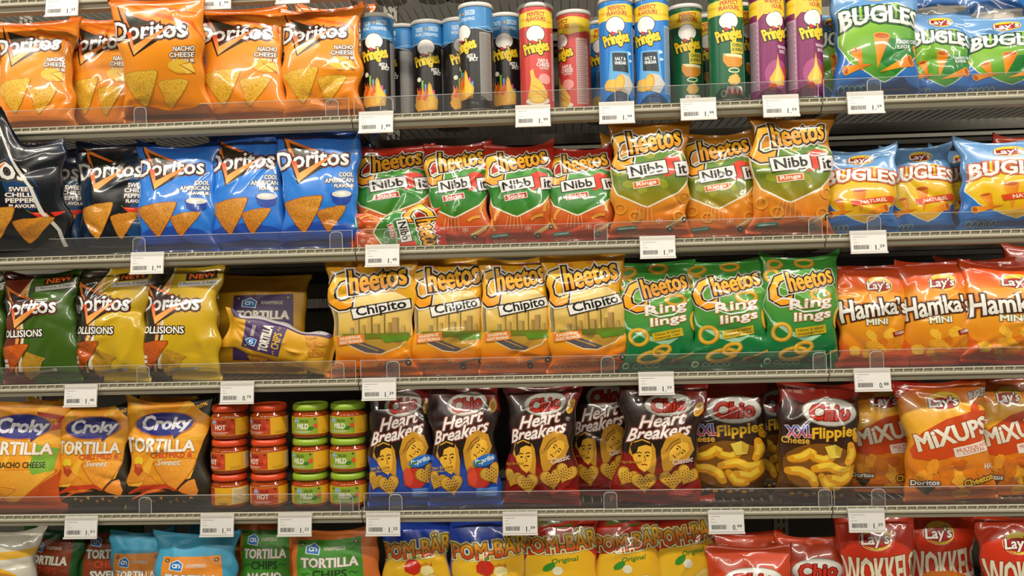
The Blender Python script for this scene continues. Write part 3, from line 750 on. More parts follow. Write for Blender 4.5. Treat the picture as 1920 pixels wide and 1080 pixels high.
def A_ringl():
    A = Art(base=gradv([(0, '0c5a2a'), (30, '12713a'), (60, '2a8434'), (150, '3f9a38')])); A.back = '2f8a34'
    A.poly([(4, 100), (10, 66), (30, 50), (56, 36), (84, 50), (98, 80), (94, 104), (60, 116), (20, 112)], gradv([(36, '1c7a38'), (116, '64a63c')]))
    A.line([(10, 104), (4, 80), (12, 60), (36, 44), (56, 36), (70, 42)], [1, 1.5, 3, 6, 8, 1], '9ac4a0')
    A.line([(30, 112), (60, 118), (86, 108), (98, 86)], .9, 'b8dcb0')
    for x, y, rx, ry, r_ in ((18, 136, 9, 5.5, 20), (55, 140, 10, 6, 0), (14, 120, 8, 7, 60), (70, 94, 11, 7, -10), (24, 46, 10.5, 10.5, 0), (38, 18, 16, 7, 12), (50, 26, 10, 6, 20), (94, 64, 6, 12, 0)):
        A.ring(x, y, rx, ry, 5.2, 'b98a1e', rot=r_); A.ring(x - .4, y + .6, rx, ry, 3.0, 'dcae38', rot=r_)
    cheetos_logo(A, 50, 113, 74, 12, 'cfcabc')
    for body, x, y, w_, h_ in (('Ring', 58, 82, 48, 16), ('lings', 60, 66, 42, 14)):
        A.text(body, x, y, w_, h_, ('cfd6c8', 'ffffff'), bold=.8, out=[(.9, 'c87a3a')], rot=8, shear=.15)
    A.line([(16, 84), (26, 90), (40, 88), (46, 80), (34, 76)], [.5, 2, 3, 2, .5], 'eef0e8')
    A.line([(36, 78), (50, 72), (66, 74), (76, 80)], [.5, 2, 2, .5], 'eef0e8')
    A.rect(40, 42, 76, 53, 'c8a81c', rot=9); A.text('Nieuw & lekker', 58, 50, 30, 3.6, '6a5a14', bold=.2, rot=9); A.text('knapperige ringen', 58, 45, 30, 3.4, '6a5a14', bold=.2, rot=9)
    A.ell(8, 8, 4, 4, 'd8e0cc'); A.ell(8, 8, 3, 3, '2a7a3c')
    for k in range(4): A.ring(20 + 8 * k, 7, 3.4, 2.8, .8, 'a8cca8', same=k > 0)
    A.poly([(62, 14), (90, 20), (95, 26), (60, 9)], 'b08428'); A.ell(68, 9, 3.2, 3.2, '24201e')
    return A
def lays(A, cx, cy, s, flat=1.0):
    A.ell(cx + s * .1, cy + s * .08, s * 1.3, s * 1.0 * flat, 'e8c430'); A.ell(cx, cy - s * .12, s * 1.28, s * .62 * flat, 'a8201c')
    A.ring(cx, cy - s * .05, s * 1.34, s * .92 * flat, s * .05, 'e8d89a')
    A.text("Lay's", cx, cy - s * .1, s * 2.3, s * 1.25 * flat, 'eee8e0', bold=s * .06, out=[(s * .07, '6a1810')], rot=3, shear=.12)
def A_hamka():
    A = Art(base=gradv([(0, 'c83a14'), (10, 'd8501a'), (60, 'e07a1c'), (105, 'e88a1e'), (118, 'e06018'), (150, 'cf3c16')])); A.back = 'd04a16'
    A.ell(50, 50, 44, 34, gradl((0, 20), (0, 84), 'd87c18', 'e8a022'), .1)
    A.ell(50, 100, 44, 8, 'ec9a26')
    rs = np.random.RandomState(2)
    for i in range(12):
        x, y = rs.uniform(22, 82), rs.uniform(12, 52); A.ell(x, y, rs.uniform(7, 12), rs.uniform(5, 8), ['d88a1c', 'e8a82a', 'cf7418', 'eeb838'][i % 4], rot=rs.uniform(0, 180), wob=.15, seed=i, grain=.35)
    lays(A, 58, 118, 13)
    A.text("Hamka's", 51, 83, 84, 27, ('d8d6c8', 'f6f4ea'), bold=1.5, out=[(2.6, '4a2410')], arch=3, grow=-.22, rot=5)
    A.text('MINI', 52, 64, 26, 8, 'e6ecd8', bold=.9, out=[(1, '8a6a24')], rot=3)
    A.poly([(72, 48), (92, 53), (93, 46), (74, 41)], '8a2418'); A.text('CHEESE', 83, 47.5, 15, 3.6, 'd8d0c4', bold=.3, rot=12)
    A.text('170 g', 20, 8, 16, 4, 'b84a1c', bold=.2)
    return A
def A_bugles(kind):
    bl, lo = ('6f9ccc', '2a68b4')
    A = Art(base=gradv([(0, lo), (60, '2f74c0'), (95, '5c90c8'), (150, bl)])); A.back = bl
    sh = [(10, 88), (8, 62), (20, 40), (44, 22), (56, 16), (66, 22), (90, 46), (98, 70), (92, 98), (70, 112), (36, 110), (18, 100)]
    A.line(sh, 2.4, 'd8e0d4', closed=True)
    A.poly(sh, gradl((10, 100), (80, 30), '8fc02c' if kind == 'g' else 'e8c41c', '2f8a36' if kind == 'g' else 'e0a818'))
    if kind == 'g': A.poly([(56, 66), (98, 66), (90, 46), (66, 24), (50, 38)], '2a7c38')
    lays(A, 52, 128, 12, .9)
    cone = lambda x, y, s, r_: (A.poly(np.array([(-7, 10), (7, 10), (1, -24)]) * s @ rotm(r_).T + (x, y), gradl((x - 8, y), (x + 8, y), 'f0a02c', 'd87418')), A.ell(x - 10 * s * math.sin(math.radians(r_)), y + 10 * s * math.cos(math.radians(r_)), 7.2 * s, 3.6 * s, 'b85a14', rot=r_), A.ring(x - 10 * s * math.sin(math.radians(r_)), y + 10 * s * math.cos(math.radians(r_)), 6.8 * s, 3.4 * s, 1.1, 'ee9c30', rot=r_))
    cone(50, 58, 1.15, -8 if kind == 'g' else 0); cone(28, 46, .8, 14); cone(72, 36, 1.0, -70); cone(24, 32, .8, 100); cone(90, 50, .6, 10)
    oc = '1d4a2a' if kind == 'g' else 'b8541c'
    A.text('BUGLES', 52, 90, 80, 22, ('c8c8c0', 'f4f2ec'), bold=1.7, out=[(2.8, oc)], arch=8, grow=-.12, rot=-2)
    if kind == 'g': A.text('NACHO CHEESE', 80, 62, 26, 4.4, 'd8e4dc', bold=.4, rot=4); A.text('FLAVOUR', 74, 56, 14, 4.4, 'd8e4dc', bold=.4, rot=4)
    else: A.poly([(40, 52), (88, 60), (90, 50), (42, 43)], 'd8481c'); A.text('NATUREL', 66, 51.5, 30, 5.6, 'f0e0c8', bold=.4, rot=9)
    for k in range(5): A.ring(10 + 6 * k, 9, 2.8, 4.4, .8, 'a8c494', same=k > 0)
    return A
def A_croky(kind):
    A = Art(base=gradv([(0, 'e08a1c'), (50, 'e8981e'), (110, 'f0a828'), (150, 'e8941e')])); A.back = '2a2418' if kind == 'c' else 'b8481c'
    for a in range(0, 360, 30):
        t0, t1 = math.radians(a), math.radians(a + 12); A.poly([(48, 90), (48 + 110 * math.cos(t0), 90 + 110 * math.sin(t0)), (48 + 110 * math.cos(t1), 90 + 110 * math.sin(t1))], 'e89c20' if a % 60 else 'f2b436', same=a > 0)
    if kind == 'c':
        A.poly([(0, 0), (100, 0), (100, 108), (93, 90), (88, 60), (80, 40), (60, 34), (30, 30), (10, 30), (0, 40)], '2e2a1c')
        A.poly([(72, 150), (100, 150), (100, 118), (88, 130)], '1f1c12'); A.text('30%', 88, 138, 12, 6, 'e8b02c', bold=.5, rot=15)
        tri_chip(A, [(8, 34), (6, 62), (40, 40)], ('e08a24', 'f0a83a'), 'b05a14', .4, 11); tri_chip(A, [(34, 44), (50, 26), (20, 22)], ('d87a1c', 'e8a034'), 'b05a14', .4, 12)
        tri_chip(A, [(38, 62), (90, 66), (62, 22)], ('e8902a', 'f4b040'), 'b86418', .4, 13); tri_chip(A, [(66, 24), (84, 40), (86, 16)], ('e08024', 'f0a040'), 'a8541c', .4, 14)
        A.line([(8, 20), (26, 28), (54, 30), (66, 24)], [2, 7, 6, 1], 'c8401c'); A.line([(10, 12), (30, 22), (52, 24)], [1, 3, 1], 'e0602c')
        for x, y, r_ in ((30, 13, 0), (36, 10, 40), (56, 9, 20), (64, 12, 80), (72, 9, 120), (80, 14, 10), (46, 14, 70)): A.poly(np.array([(-3, -1.6), (3, -1), (0, 2.4)]) @ rotm(r_).T + (x, y), 'd8902c')
        A.text('CHILI MILD &', 60, 72, 46, 7, 'd8502c', bold=.5); A.text('Sweet', 58, 62, 26, 8, 'e0dccc', bold=.4, shear=.3)
    else:
        A.poly([(0, 0), (100, 0), (100, 70), (90, 50), (70, 30), (30, 24), (0, 20)], 'c8541c')
        tri_chip(A, [(4, 52), (92, 56), (44, 6)], ('e8922c', 'f2b83e'), 'c8701c', .35, 15); tri_chip(A, [(10, 34), (50, 28), (20, 6)], ('d87c20', 'eaa838'), 'a8541c', .35, 16)
        A.poly([(70, 90), (92, 84), (86, 54), (66, 48), (62, 60)], '7fae3a'); A.text('NACHO CHEESE', 54, 62, 50, 8, '2a2a18', bold=.4)
        A.poly([(64, 136), (100, 128), (100, 112), (78, 108)], 'c8321c'); A.text('30%', 82, 122, 14, 8, 'e8b02c', bold=.6, rot=-12)
    A.ell(22, 64, 6, 6, 'e8c828'); A.poly([(16, 60), (24, 58), (28, 52), (22, 44), (16, 50)], 'b8441c'); A.ell(22, 58, 3.6, 3, 'd86a3a')
    A.ell(50, 115, 34, 18.5, 'c8702c'); A.ell(50, 115, 32, 17, '2a2c7c'); A.poly([(62, 102), (74, 106), (63, 93)], '2a2c7c')
    A.text('Croky', 52, 114, 54, 23, ('c8c8d4', 'f4f2f0'), bold=1.9, shear=.12, grow=-.22, arch=-1)
    A.text('TORTILLA', 46, 85, 78, 17, 'eeeade', bold=1.2, out=[(.9, 'c88a3a')], grow=-.16, rot=-2)
    A.mat = M_MATTE
    return A
def face(A, cx, cy, s, rot, col, long_hair):
    """plain half-tone style face with hair"""
    def T(p): return np.array(p, float) * s @ rotm(rot).T + (cx, cy)
    A.poly(T([(-9, 10), (-10, -2), (-5, -12), (0, -16), (5, -11), (8, 0), (8, 10), (2, 14), (-5, 14)]), col)
    if long_hair:
        A.line(T([(-8, 12), (-11, 4), (-10, -6), (-13, -14)]), 4.5 * s, 'b9862a'); A.line(T([(-10, 12), (-13, 2), (-11, -10)]), .8 * s, '3a2810'); A.line(T([(-6, 13), (2, 17), (8, 11)]), 4 * s, 'c8922c')
        A.line(T([(-6, 10), (-9, 2), (-9, -6)]), .7 * s, '3a2810')
    else:
        A.poly(T([(-10, 2), (-12, 10), (-8, 17), (0, 20), (9, 16), (8, 10), (3, 12), (-4, 10), (-6, 4)]), '2a1c0e'); A.line(T([(-8, 15), (0, 17.5), (7, 14)]), 1.4 * s, 'd8a034')
    for x in (-3.6, 4): A.line(T([(x - 2.4, 3.4), (x, 4.6), (x + 2.4, 3.6)]), 1.0 * s, '2a1a0c'); A.ell(*T([(x, .8)])[0], 1.5 * s, .8 * s, '2a1a0c', rot=rot)
    A.line(T([(1, 1), (2, -4), (0, -4.6)]), .7 * s, '6a4418'); A.line(T([(-2.4, -8.6), (.5, -8), (3, -8.8)]), 1.1 * s, '7a2c18')
def waffle(A, cx, cy, s, rot, c='dcae40'):
    t = np.linspace(0, 2 * math.pi, 26, endpoint=False)
    P = np.stack([16 * np.sin(t) ** 3, 13 * np.cos(t) - 5 * np.cos(2 * t) - 2 * np.cos(3 * t) - np.cos(4 * t)], 1) / 16 * s
    R = rotm(rot).T
    A.poly(P * 1.12 @ R + (cx, cy), 'a8741c'); A.poly(P @ R + (cx, cy), gradl((cx, cy - s), (cx, cy + s), 'c8922c', c))
    first = True
    for i in range(-3, 4):
        for j in range(-3, 4):
            q = np.array([i * .27 * s + (j % 2) * .13 * s, j * .25 * s])
            if abs(q[0]) + .5 * abs(q[1] - .1 * s) < .72 * s and q[1] > -.85 * s + abs(q[0]):
                q = q @ R + (cx, cy); A.ell(q[0], q[1], .085 * s, .06 * s, '5a3a10', n=6, same=not first); first = False
def chio(A, cx, cy, w, rot=8):
    A.ell(cx, cy, w * .5, w * .29, '8a8274', rot=rot); A.ell(cx, cy, w * .48, w * .27, gradl((cx, cy - 8), (cx, cy + 8), 'b8b4a8', 'e6e4dc'), rot=rot)
    A.text('Chio', cx, cy, w * .70, w * .30, 'c4301a', bold=w * .022, out=[(w * .026, '7a1a10')], rot=rot, shear=.15, arch=-1)
def A_heart(kind):
    low = '1c46a8' if kind == 'b' else '8a1c12'
    A = Art(base=gradv([(0, low), (38, low), (62, '241a14'), (120, '2a1812'), (138, '5a1a12'), (150, '7a1c14')])); A.back = low
    A.poly([(0, 62), (14, 58), (40, 48), (70, 40), (100, 30), (100, 0), (0, 0)], low)
    A.poly([(70, 150), (100, 150), (100, 104), (82, 124)], '8a1c14')
    chio(A, 55, 123, 54)
    for body, x, y, w_ in (('Heart', 50, 103, 50), ('Breakers', 47, 88, 70)):
        A.text(body, x, y, w_, 14.5, 'ece4dc', bold=1.0, out=[(1.5, '7a3a30')], rot=12, shear=.5)
    A.line([(40, 109), (56, 111), (74, 115)], [.4, 1.6, .4], 'ece4dc')
    A.ell(88, 118, 5, 9, 'd8a83a', rot=-20); A.ell(88, 118, 3, 6, 'b8862a', rot=-20, grain=.5)
    hl = [(14, 60), (16, 72), (26, 78), (38, 76), (43, 68), (45, 54), (44, 36), (28, 46)]
    A.poly(hl, 'c8902a'); hr = [(49, 66), (54, 82), (68, 90), (82, 84), (87, 70), (80, 58), (64, 48), (56, 34), (51, 50)]
    A.poly(hr, 'c8902a')
    face(A, 31, 57, 1.16, 8, 'ecb53c', False); face(A, 69, 67, .98, -38, 'ecb53c', True)
    if kind == 'b':
        A.ell(76, 54, 15, 6.5, '2a74c8', rot=14); A.text('Paprika', 76, 54, 24, 7, 'e0ecf4', bold=.5, rot=14, shear=.2)
        A.ell(68, 33, 14, 13, 'c82c1a', wob=.08); A.ell(60, 36, 6, 11, 'dc4a2c', rot=12); A.line([(64, 46), (66, 52), (72, 53)], 2.4, '3a7a24')
        A.text('Hart Breaker', 22, 47, 26, 3.6, 'c8a02c', bold=.2, rot=8); A.text('Paprika Smaak', 24, 43, 26, 3.4, 'c8a02c', bold=.2, rot=8)
        A.line([(64, 16), (92, 16)], 12, '2c68c0')
        for k in range(4): A.line([(66, 12.5 + 2.6 * k), (90, 12.5 + 2.6 * k)], .6, 'a8c4e0', same=k > 0)
    else:
        A.text('Classic', 74, 56, 24, 6, 'e0ccc0', bold=.4, rot=14, shear=.2)
        A.ell(80, 14, 18, 8, 'b8241a')
        for k in range(4): A.line([(68, 9.5 + 2.8 * k), (92, 9.5 + 2.8 * k)], .6, 'd89a8a', same=k > 0)
        A.text('Hart Breaker', 18, 49, 24, 3.2, 'b8842c', bold=.2, rot=8)
    waffle(A, 16, 32, 11, -20); waffle(A, 34, 27, 13, 8)
    if kind == 'b': waffle(A, 84, 38, 13, 25)
    else: waffle(A, 64, 33, 13, 12); waffle(A, 81, 40, 12, -20)
    return A
def puff(A, P, wd, c0='d8961e', c1='ecc43c'):
    P = np.array(P, float); t = np.linspace(0, 1, 9); Q = np.stack([np.interp(t, np.linspace(0, 1, len(P)), P[:, k]) for k in (0, 1)], 1)
    ws = wd * (0.72 + .28 * np.sin(np.pi * t))
    A.line(Q + (0, -1), ws * 1.12, 'a86a14'); A.line(Q, ws, c0); A.line(Q + (0, .14 * wd), ws * .55, c1)
    for q in (Q[0], Q[-1]): A.ell(q[0], q[1], wd * .38, wd * .36, c0, n=12)
def A_flip():
    A = Art(base=gradv([(0, '3a2410'), (30, '5a3812'), (70, '3a2010'), (110, '241410'), (126, '5a1a10'), (150, 'b02a16')])); A.back = '3a2010'
    A.poly([(0, 150), (100, 150), (100, 134), (60, 128), (40, 120), (12, 128), (0, 118)], 'a82818')
    A.text('Fein Snack', 20, 138, 20, 6, 'd8a090', bold=.2)
    chio(A, 60, 114, 64, 2)
    A.text('XXL', 26, 87, 28, 14, gradl((0, 81), (0, 92), 'c8402c', '3a58b0'), bold=.9, out=[(.9, 'd8d4d0')], rot=6)
    A.text('Flippies', 66, 87, 52, 17, 'e0b02c', bold=1.0, out=[(1.0, '5a3a10')], rot=8, shear=.1); A.text('Cheese', 22, 76, 30, 8, 'd8a83a', bold=.5, rot=2)
    A.ell(52, 44, 44, 30, '7a4c14')
    for P, wd in (([(18, 58), (30, 62), (40, 72), (44, 60)], 11), ([(40, 64), (54, 60), (64, 66)], 10), ([(14, 40), (28, 42), (42, 34), (46, 22)], 12), ([(44, 46), (60, 52), (74, 44), (92, 50)], 12), ([(60, 34), (76, 30), (90, 42)], 12), ([(84, 84), (86, 70), (82, 58)], 12), ([(52, 36), (60, 22), (72, 20)], 10), ([(88, 100), (92, 92)], 9)):
        puff(A, [(x, y * .82 + 5) for x, y in P], wd)
    A.poly([(54, 70), (66, 74), (74, 69), (72, 58), (60, 56)], 'd9c04a', .2); A.poly([(66, 74), (74, 69), (72, 58), (66, 61)], 'bfa032', .2)
    for k in range(8): A.ell(22 + 8 * k, 10 + (k % 2) * 2, 3, 2, ['d8a41c', '8a8274'][k % 2])
    return A
def A_mix():
    A = Art(base=gradv([(0, 'd0661a'), (40, 'd87c1c'), (100, 'e89a24'), (128, 'e8861e'), (150, 'c83018')])); A.back = 'd06a1a'
    A.ell(46, 98, 50, 22, 'eeb034', rot=8, grain=.15)
    A.poly([(0, 150), (0, 122), (30, 150)], 'b82418'); A.text('6% MEER', 10, 138, 22, 5, 'e0b0a0', bold=.3, rot=52)
    lays(A, 50, 122, 13)
    A.text('BUGLES', 88, 128, 20, 8, 'd8d4cc', bold=.5, out=[(.8, '5a4a34')], rot=5)
    A.ell(82, 110, 5, 8, 'd85018', rot=-10)
    A.poly([(8, 64), (22, 84), (50, 100), (80, 108), (98, 106), (97, 86), (84, 66), (60, 54), (30, 50), (12, 54)], 'c8481a')
    A.text('MiXUPS', 55, 81, 80, 20, ('dcd4bc', 'f2ecdc'), bold=2.1, out=[(1.3, 'a84818')], rot=13)
    A.rect(54, 56, 98, 68, 'e8dccc', rot=10); A.text('MULTICRUNCH', 76, 64, 38, 4, 'c8503a', bold=.2, rot=10); A.text('COCKTAIL', 76, 59.6, 26, 3.8, 'c8503a', bold=.2, rot=10)
    rs = np.random.RandomState(4)
    for i in range(9): A.ell(rs.uniform(15, 90), rs.uniform(8, 44), rs.uniform(9, 15), rs.uniform(6, 10), ['d87a1c', 'e89a2a', 'c8641a', 'eaa830'][i % 4], rot=rs.uniform(0, 180), wob=.12, seed=i, grain=.4)
    A.text('Cheetos', 78, 24, 32, 8, 'e0b034', bold=.7, out=[(1.2, '3a2c18')], rot=14); A.text('Doritos', 22, 24, 28, 6, 'd8d4cc', bold=.6, out=[(1.1, '3a2a20')]); A.poly([(12, 19), (32, 19), (24, 8)], '3a3020')
    A.text("HAM", 92, 40, 14, 6, 'e0dcd0', bold=.4)
    return A
def A_pom(kind):
    c = '1a44b8' if kind == 'b' else 'b82a18'
    A = Art(base=gradv([(0, 'd8a020'), (60, 'e0b42c'), (92, c), (150, c)])); A.back = c
    A.poly([(0, 0), (90, 0), (94, 96), (84, 106), (50, 100), (14, 96), (8, 84)], gradl((0, 0), (100, 100), 'eac42c', 'e0a820'))
    if kind == 'r': A.poly([(26, 150), (70, 150), (66, 132), (22, 128)], '6a6a24'); A.text('FAMILY', 46, 140, 32, 6, '2a2a14', bold=.5, rot=3); A.line([(14, 126), (50, 134), (90, 148)], 4, 'c82c18')
    dy = 9 if kind == 'b' else 0
    A.text('POM-BÄR', 52, 116 - dy, 88, 22, ('c8401c', 'ecc832'), bold=1.2, out=[(3.6, '8a7a2c'), (3.0, 'd8d0a0'), (1.2, '5a4a14')], arch=-3, rot=8, grow=.1)
    A.text('Original' if kind == 'r' else 'Paprika', 58, 92 - dy, 30, 7, '2f7a24' if kind == 'r' else 'b8581c', bold=.3, rot=8, shear=.2)
    if kind == 'b': A.ell(48, 82, 10, 9, 'c82c1a', wob=.1); A.line([(48, 90), (52, 95)], 2, '3a8a2c'); A.ell(66, 78, 8, 6, 'e8dc9a')
    else: A.ell(40, 84, 8, 4, '3a8a2c', rot=30); A.ell(50, 80, 6, 5, 'e0dcc0')
    for x, y, s in ((72, 60, 1.0), (44, 50, .9), (84, 30, .9), (50, 20, 1.0)):     # plain potato snacks
        A.ell(x, y, 17 * s, 14 * s, 'b8882a', wob=.12, seed=int(x)); A.ell(x, y + 1, 15.5 * s, 12.5 * s, gradl((x, y - 12), (x, y + 12), 'd0a43c', 'e4c668'), wob=.12, seed=int(x), grain=.25)
    return A
def A_chiored():
    A = Art(base=gradv([(0, 'b02a14'), (150, 'd2481f')])); A.back = 'b02a1a'
    A.text('Fein', 20, 128, 16, 6, 'e0a090', bold=.2); chio(A, 52, 98, 66, 2); A.text('Chips', 50, 70, 50, 14, 'e8d8b0', bold=1.2)
    return A
def A_wok():
    A = Art(base=gradv([(0, 'b02012'), (80, 'c42e16'), (150, 'd2401e')])); A.back = 'b02418'
    lays(A, 46, 116, 14)
    A.text('WOKKELS', 50, 80, 88, 34, 'ddd4b8', bold=1.8, out=[(1.0, '8a3a20')], rot=3, arch=-3)
    A.ell(50, 50, 36, 22, 'c8701c', wob=.1, grain=.4)
    return A
def A_white():
    A = Art(base='c8c4b4'); A.back = 'b8b4a4'
    A.poly([(0, 110), (40, 118), (100, 126), (100, 116), (50, 108), (0, 98)], 'd8a83a'); A.ell(40, 70, 50, 30, 'd8a428'); A.ell(40, 84, 40, 10, 'b87a2c'); return A
def A_popbag():
    A = Art(base='b4aea4'); A.back = 'a8a49c'
    A.poly([(30, 0), (48, 0), (60, 150), (40, 150)], '1f64b0'); A.line([(28, 0), (38, 150)], 2, 'e0e0dc'); A.line([(50, 0), (63, 150)], 2, 'e0e0dc')
    A.poly([(50, 60), (100, 50), (100, 90), (62, 96)], 'd8d0c4'); A.ell(80, 70, 14, 7, 'a86a34', rot=10); A.ell(76, 60, 10, 5, 'b8783c', rot=-10)
    A.poly([(0, 120), (100, 116), (100, 134), (0, 138)], '2a78c8')
    return A

# ---- cans: 100 units round the tube (front at 50), 100 units high
def pr_logo(A, cx, cy, oval=True):
    A.ell(cx - 1, cy + 14, 9.4, 8.4, '2a1c14'); A.ell(cx - 1, cy + 14, 8.8, 7.8, 'efece6')
    A.poly([(cx - 5, cy + 8.6), (cx, cy + 6.4), (cx - 4.4, cy + 4)], 'c8241c'); A.poly([(cx + 4, cy + 9), (cx, cy + 6), (cx + 3.8, cy + 5)], 'c8241c', same=True)
    A.text('Pringles', cx, cy, 25, 14, 'f2d02a', bold=1.0, out=[(.9, '2a2008')], rot=11, shear=-.1)
def can_back(A, c='d8d4d0', x0=66):
    for side in (x0,):
        A.rect(side, 8, side + 13, 74, c)
        for k in range(36): A.line([(side + .6, 10 + 1.75 * k), (side + 12.4 - (k * 7 % 3), 10 + 1.75 * k)], .7, '6a6662', same=k > 0)
def A_canblack():
    A = Art(100, 100, '1c1a1a')
    A.rect(0, 77, 100, 100, '3a86c4'); A.line([(0, 76), (25, 79), (50, 76), (75, 80), (100, 76)], .5, 'a8d0ec'); A.line([(0, 80), (25, 75), (50, 80), (75, 75), (100, 80)], .5, 'a8d0ec')
    for cx in (50,):
        A.text('TASTE', cx - 8, 92, 8, 4.4, 'cfe4f0', bold=.2); A.text('DEEZER', cx + 7.5, 93, 10, 4.4, 'cfe4f0', bold=.2); A.text('MUSIC STREAMING', cx, 87, 24, 3.2, 'cfe4f0', bold=.15)
        for k, c in enumerate(('e03a3a', 'e8a02c', '4ab04a')): A.ell(cx - 1 + k * 1.1, 92.5, .7, 1.2, c, n=8)
    can_back(A, '8a8784')
    pr_logo(A, 50, 60)
    A.text('HOT &', 58, 51, 8, 3.4, 'e6e2de', bold=.4); A.text('SPICY', 60, 47.5, 8, 3.4, 'e6e2de', bold=.4)
    for x, h, c in ((38.5, 26, 'd8402c'), (41, 30, 'e0602c'), (45, 40, '8ab83a'), (48, 36, '4a9ad0'), (52, 30, 'e0b02c'), (56, 30, 'd04a9a'), (58.5, 26, '4a9ad0')): A.rect(x - 1, 16, x + 1, h, c)
    for k in range(4): A.line([(39 + 3 * k, 14), (38 + 3 * k, 22), (40 + 3 * k, 27), (39 + 3 * k, 33)], [4, 4, 2.4, .4], 'e0561c' if k % 2 else 'e88a24')
    A.ell(42, 15, 7, 6, 'e8a424', wob=.15, seed=2)
    A.poly([(50, 34), (51.5, 38), (53.5, 35), (55, 28), (60, 20), (59, 10), (46, 9), (46, 15), (50, 24)], 'e8a82c'); A.poly([(51, 32), (53, 34), (54, 28), (58, 20), (57, 12), (50, 12), (51, 22)], 'f2c444')
    A.ell(41.5, 41, 2.2, 2.4, 'f0ecd8'); A.line([(34, 3), (66, 3)], 1, '4a4644')
    A.text('190 g', 60, 5, 7, 2.4, 'c8c4c0', bold=.15)
    return A
def can_top(A, main):
    A.poly([(0, 76), (20, 80), (40, 80), (60, 78), (80, 82), (100, 78), (100, 92), (60, 96), (40, 94), (0, 92)], 'ecd03a')
    A.line([(0, 84), (30, 88), (60, 84), (100, 88)], [1, 3, 2, 3], 'e0b82a')
    A.text('PERFECT', 50, 91, 17, 4, 'b8301c', bold=.3, rot=2, arch=.8); A.text('FLAVOURS', 50, 86.2, 19, 3.8, 'b8301c', bold=.3, rot=2, arch=.8)
    A.rect(0, 96.5, 100, 100, main)
def A_canred():
    A = Art(100, 100, 'cf4540'); can_top(A, 'cf4540'); can_back(A, 'dca8a0'); pr_logo(A, 50, 58)
    A.text('HAM &', 56, 46, 10, 3.6, 'f0d8d0', bold=.35); A.text('CHEESE', 56, 42, 13, 3.6, 'f0d8d0', bold=.35); A.text('FLAVOUR', 57, 38.5, 9, 2.2, 'f0d8d0', bold=.15)
    A.ell(57, 28, 6, 5, 'e89a90', wob=.1); A.ell(50, 7, 12, 4, 'e8dcc8'); A.ell(50, 12, 9.5, 8, 'e0a83a'); A.poly([(42, 14), (44, 28), (43, 36), (46, 38), (48, 30), (54, 24), (60, 14)], 'e8b844')
    A.ell(50, 9, 7, 3.4, 'ecc858'); A.line([(45, 22), (52, 18), (58, 12)], .7, 'c8861c'); A.line([(44, 18), (51, 14), (57, 9)], .7, 'c8861c')
    return A
def A_canblue():
    A = Art(100, 100, '1f7ed2'); can_top(A, '2a84d4'); can_back(A, '8ab4e0'); pr_logo(A, 49, 61)
    A.ell(58, 48, 6, 2, 'dceaf4'); A.ell(61, 41, 4, 1.4, 'c8e0f2')
    A.poly([(43, 50), (60, 50), (63, 22), (40, 20)], '5fa8dc'); A.poly([(44.5, 48.5), (58.5, 48), (60, 29), (45, 31)], '1c2a34')
    A.text('SALT &', 52, 42.5, 10, 3, 'e0e8ec', bold=.2); A.text('VINEGAR', 52, 38.5, 11, 3, 'e0e8ec', bold=.2)
    A.poly([(52, 28), (60, 26), (66, 18), (60, 8), (50, 12)], 'c8c4bc'); A.ell(44, 17, 8, 6, 'e8b850', wob=.1); A.ell(51, 19, 4.6, 8.4, 'd8962c', rot=-10); A.ell(50.6, 19, 3.6, 7, 'ecb848', rot=-10)
    A.ring(53, -2, 12, 8, .8, '1a62b0'); A.text('A', 51, 4, 2, 3, 'c8dcf0')
    return A
def A_cangreen():
    A = Art(100, 100, '17613c'); can_top(A, '17613c'); can_back(A, '8ab49c'); pr_logo(A, 50, 60)
    A.rect(50, 43, 64, 54, 'd8c43a', rot=2); A.text('CHEESE', 57, 51, 11, 3, '3a5a24', bold=.25); A.text('& ONION', 57, 46.8, 11, 3, '3a5a24', bold=.25)
    A.poly([(43, 42), (62, 40), (63, 34), (58, 30), (47, 30), (43, 36)], 'd8902a'); A.poly([(43, 43), (47, 40), (63, 39), (62, 42)], 'efe4b0')
    A.ring(53, 27, 5, 2, 1.2, 'd8e0b0'); A.ell(53, 18, 6, 5.4, 'e0b45a', wob=.15, seed=3)
    A.poly([(46, 12), (61, 12), (62, 4), (45, 4)], 'ece8e0')
    for x in (48, 53, 58): A.poly([(x - 2.4, 4), (x + 2.4, 4), (x, 11)], 'c8301c', same=x > 48)
    A.ring(43, 5, 2.2, 3, .9, 'c8e0b0')
    return A
def A_canpurple():
    A = Art(100, 100, '7f2460'); can_top(A, '8a2a68'); can_back(A, 'b490a8', 22); pr_logo(A, 52, 60)
    A.poly([(34, 74), (42, 82), (50, 80), (46, 90), (34, 92)], 'eec43a')
    A.text('TEXAS BBQ', 58, 48, 12, 3, 'e8d0dc', bold=.25); A.text('SAUCE', 58, 44, 8, 3, 'e8d0dc', bold=.25)
    A.ell(52, 22, 12, 14, 'a84a80'); A.poly([(52, 42), (54, 30), (60, 20), (58, 12), (46, 10), (44, 18), (50, 28)], 'ecb840'); A.poly([(52, 34), (56, 20), (54, 13), (48, 14)], 'f4d468'); A.ell(61, 24, 2.4, 7, 'c8301c', rot=16); A.ell(47, 10, 4, 3.4, 'c8381c')
    return A
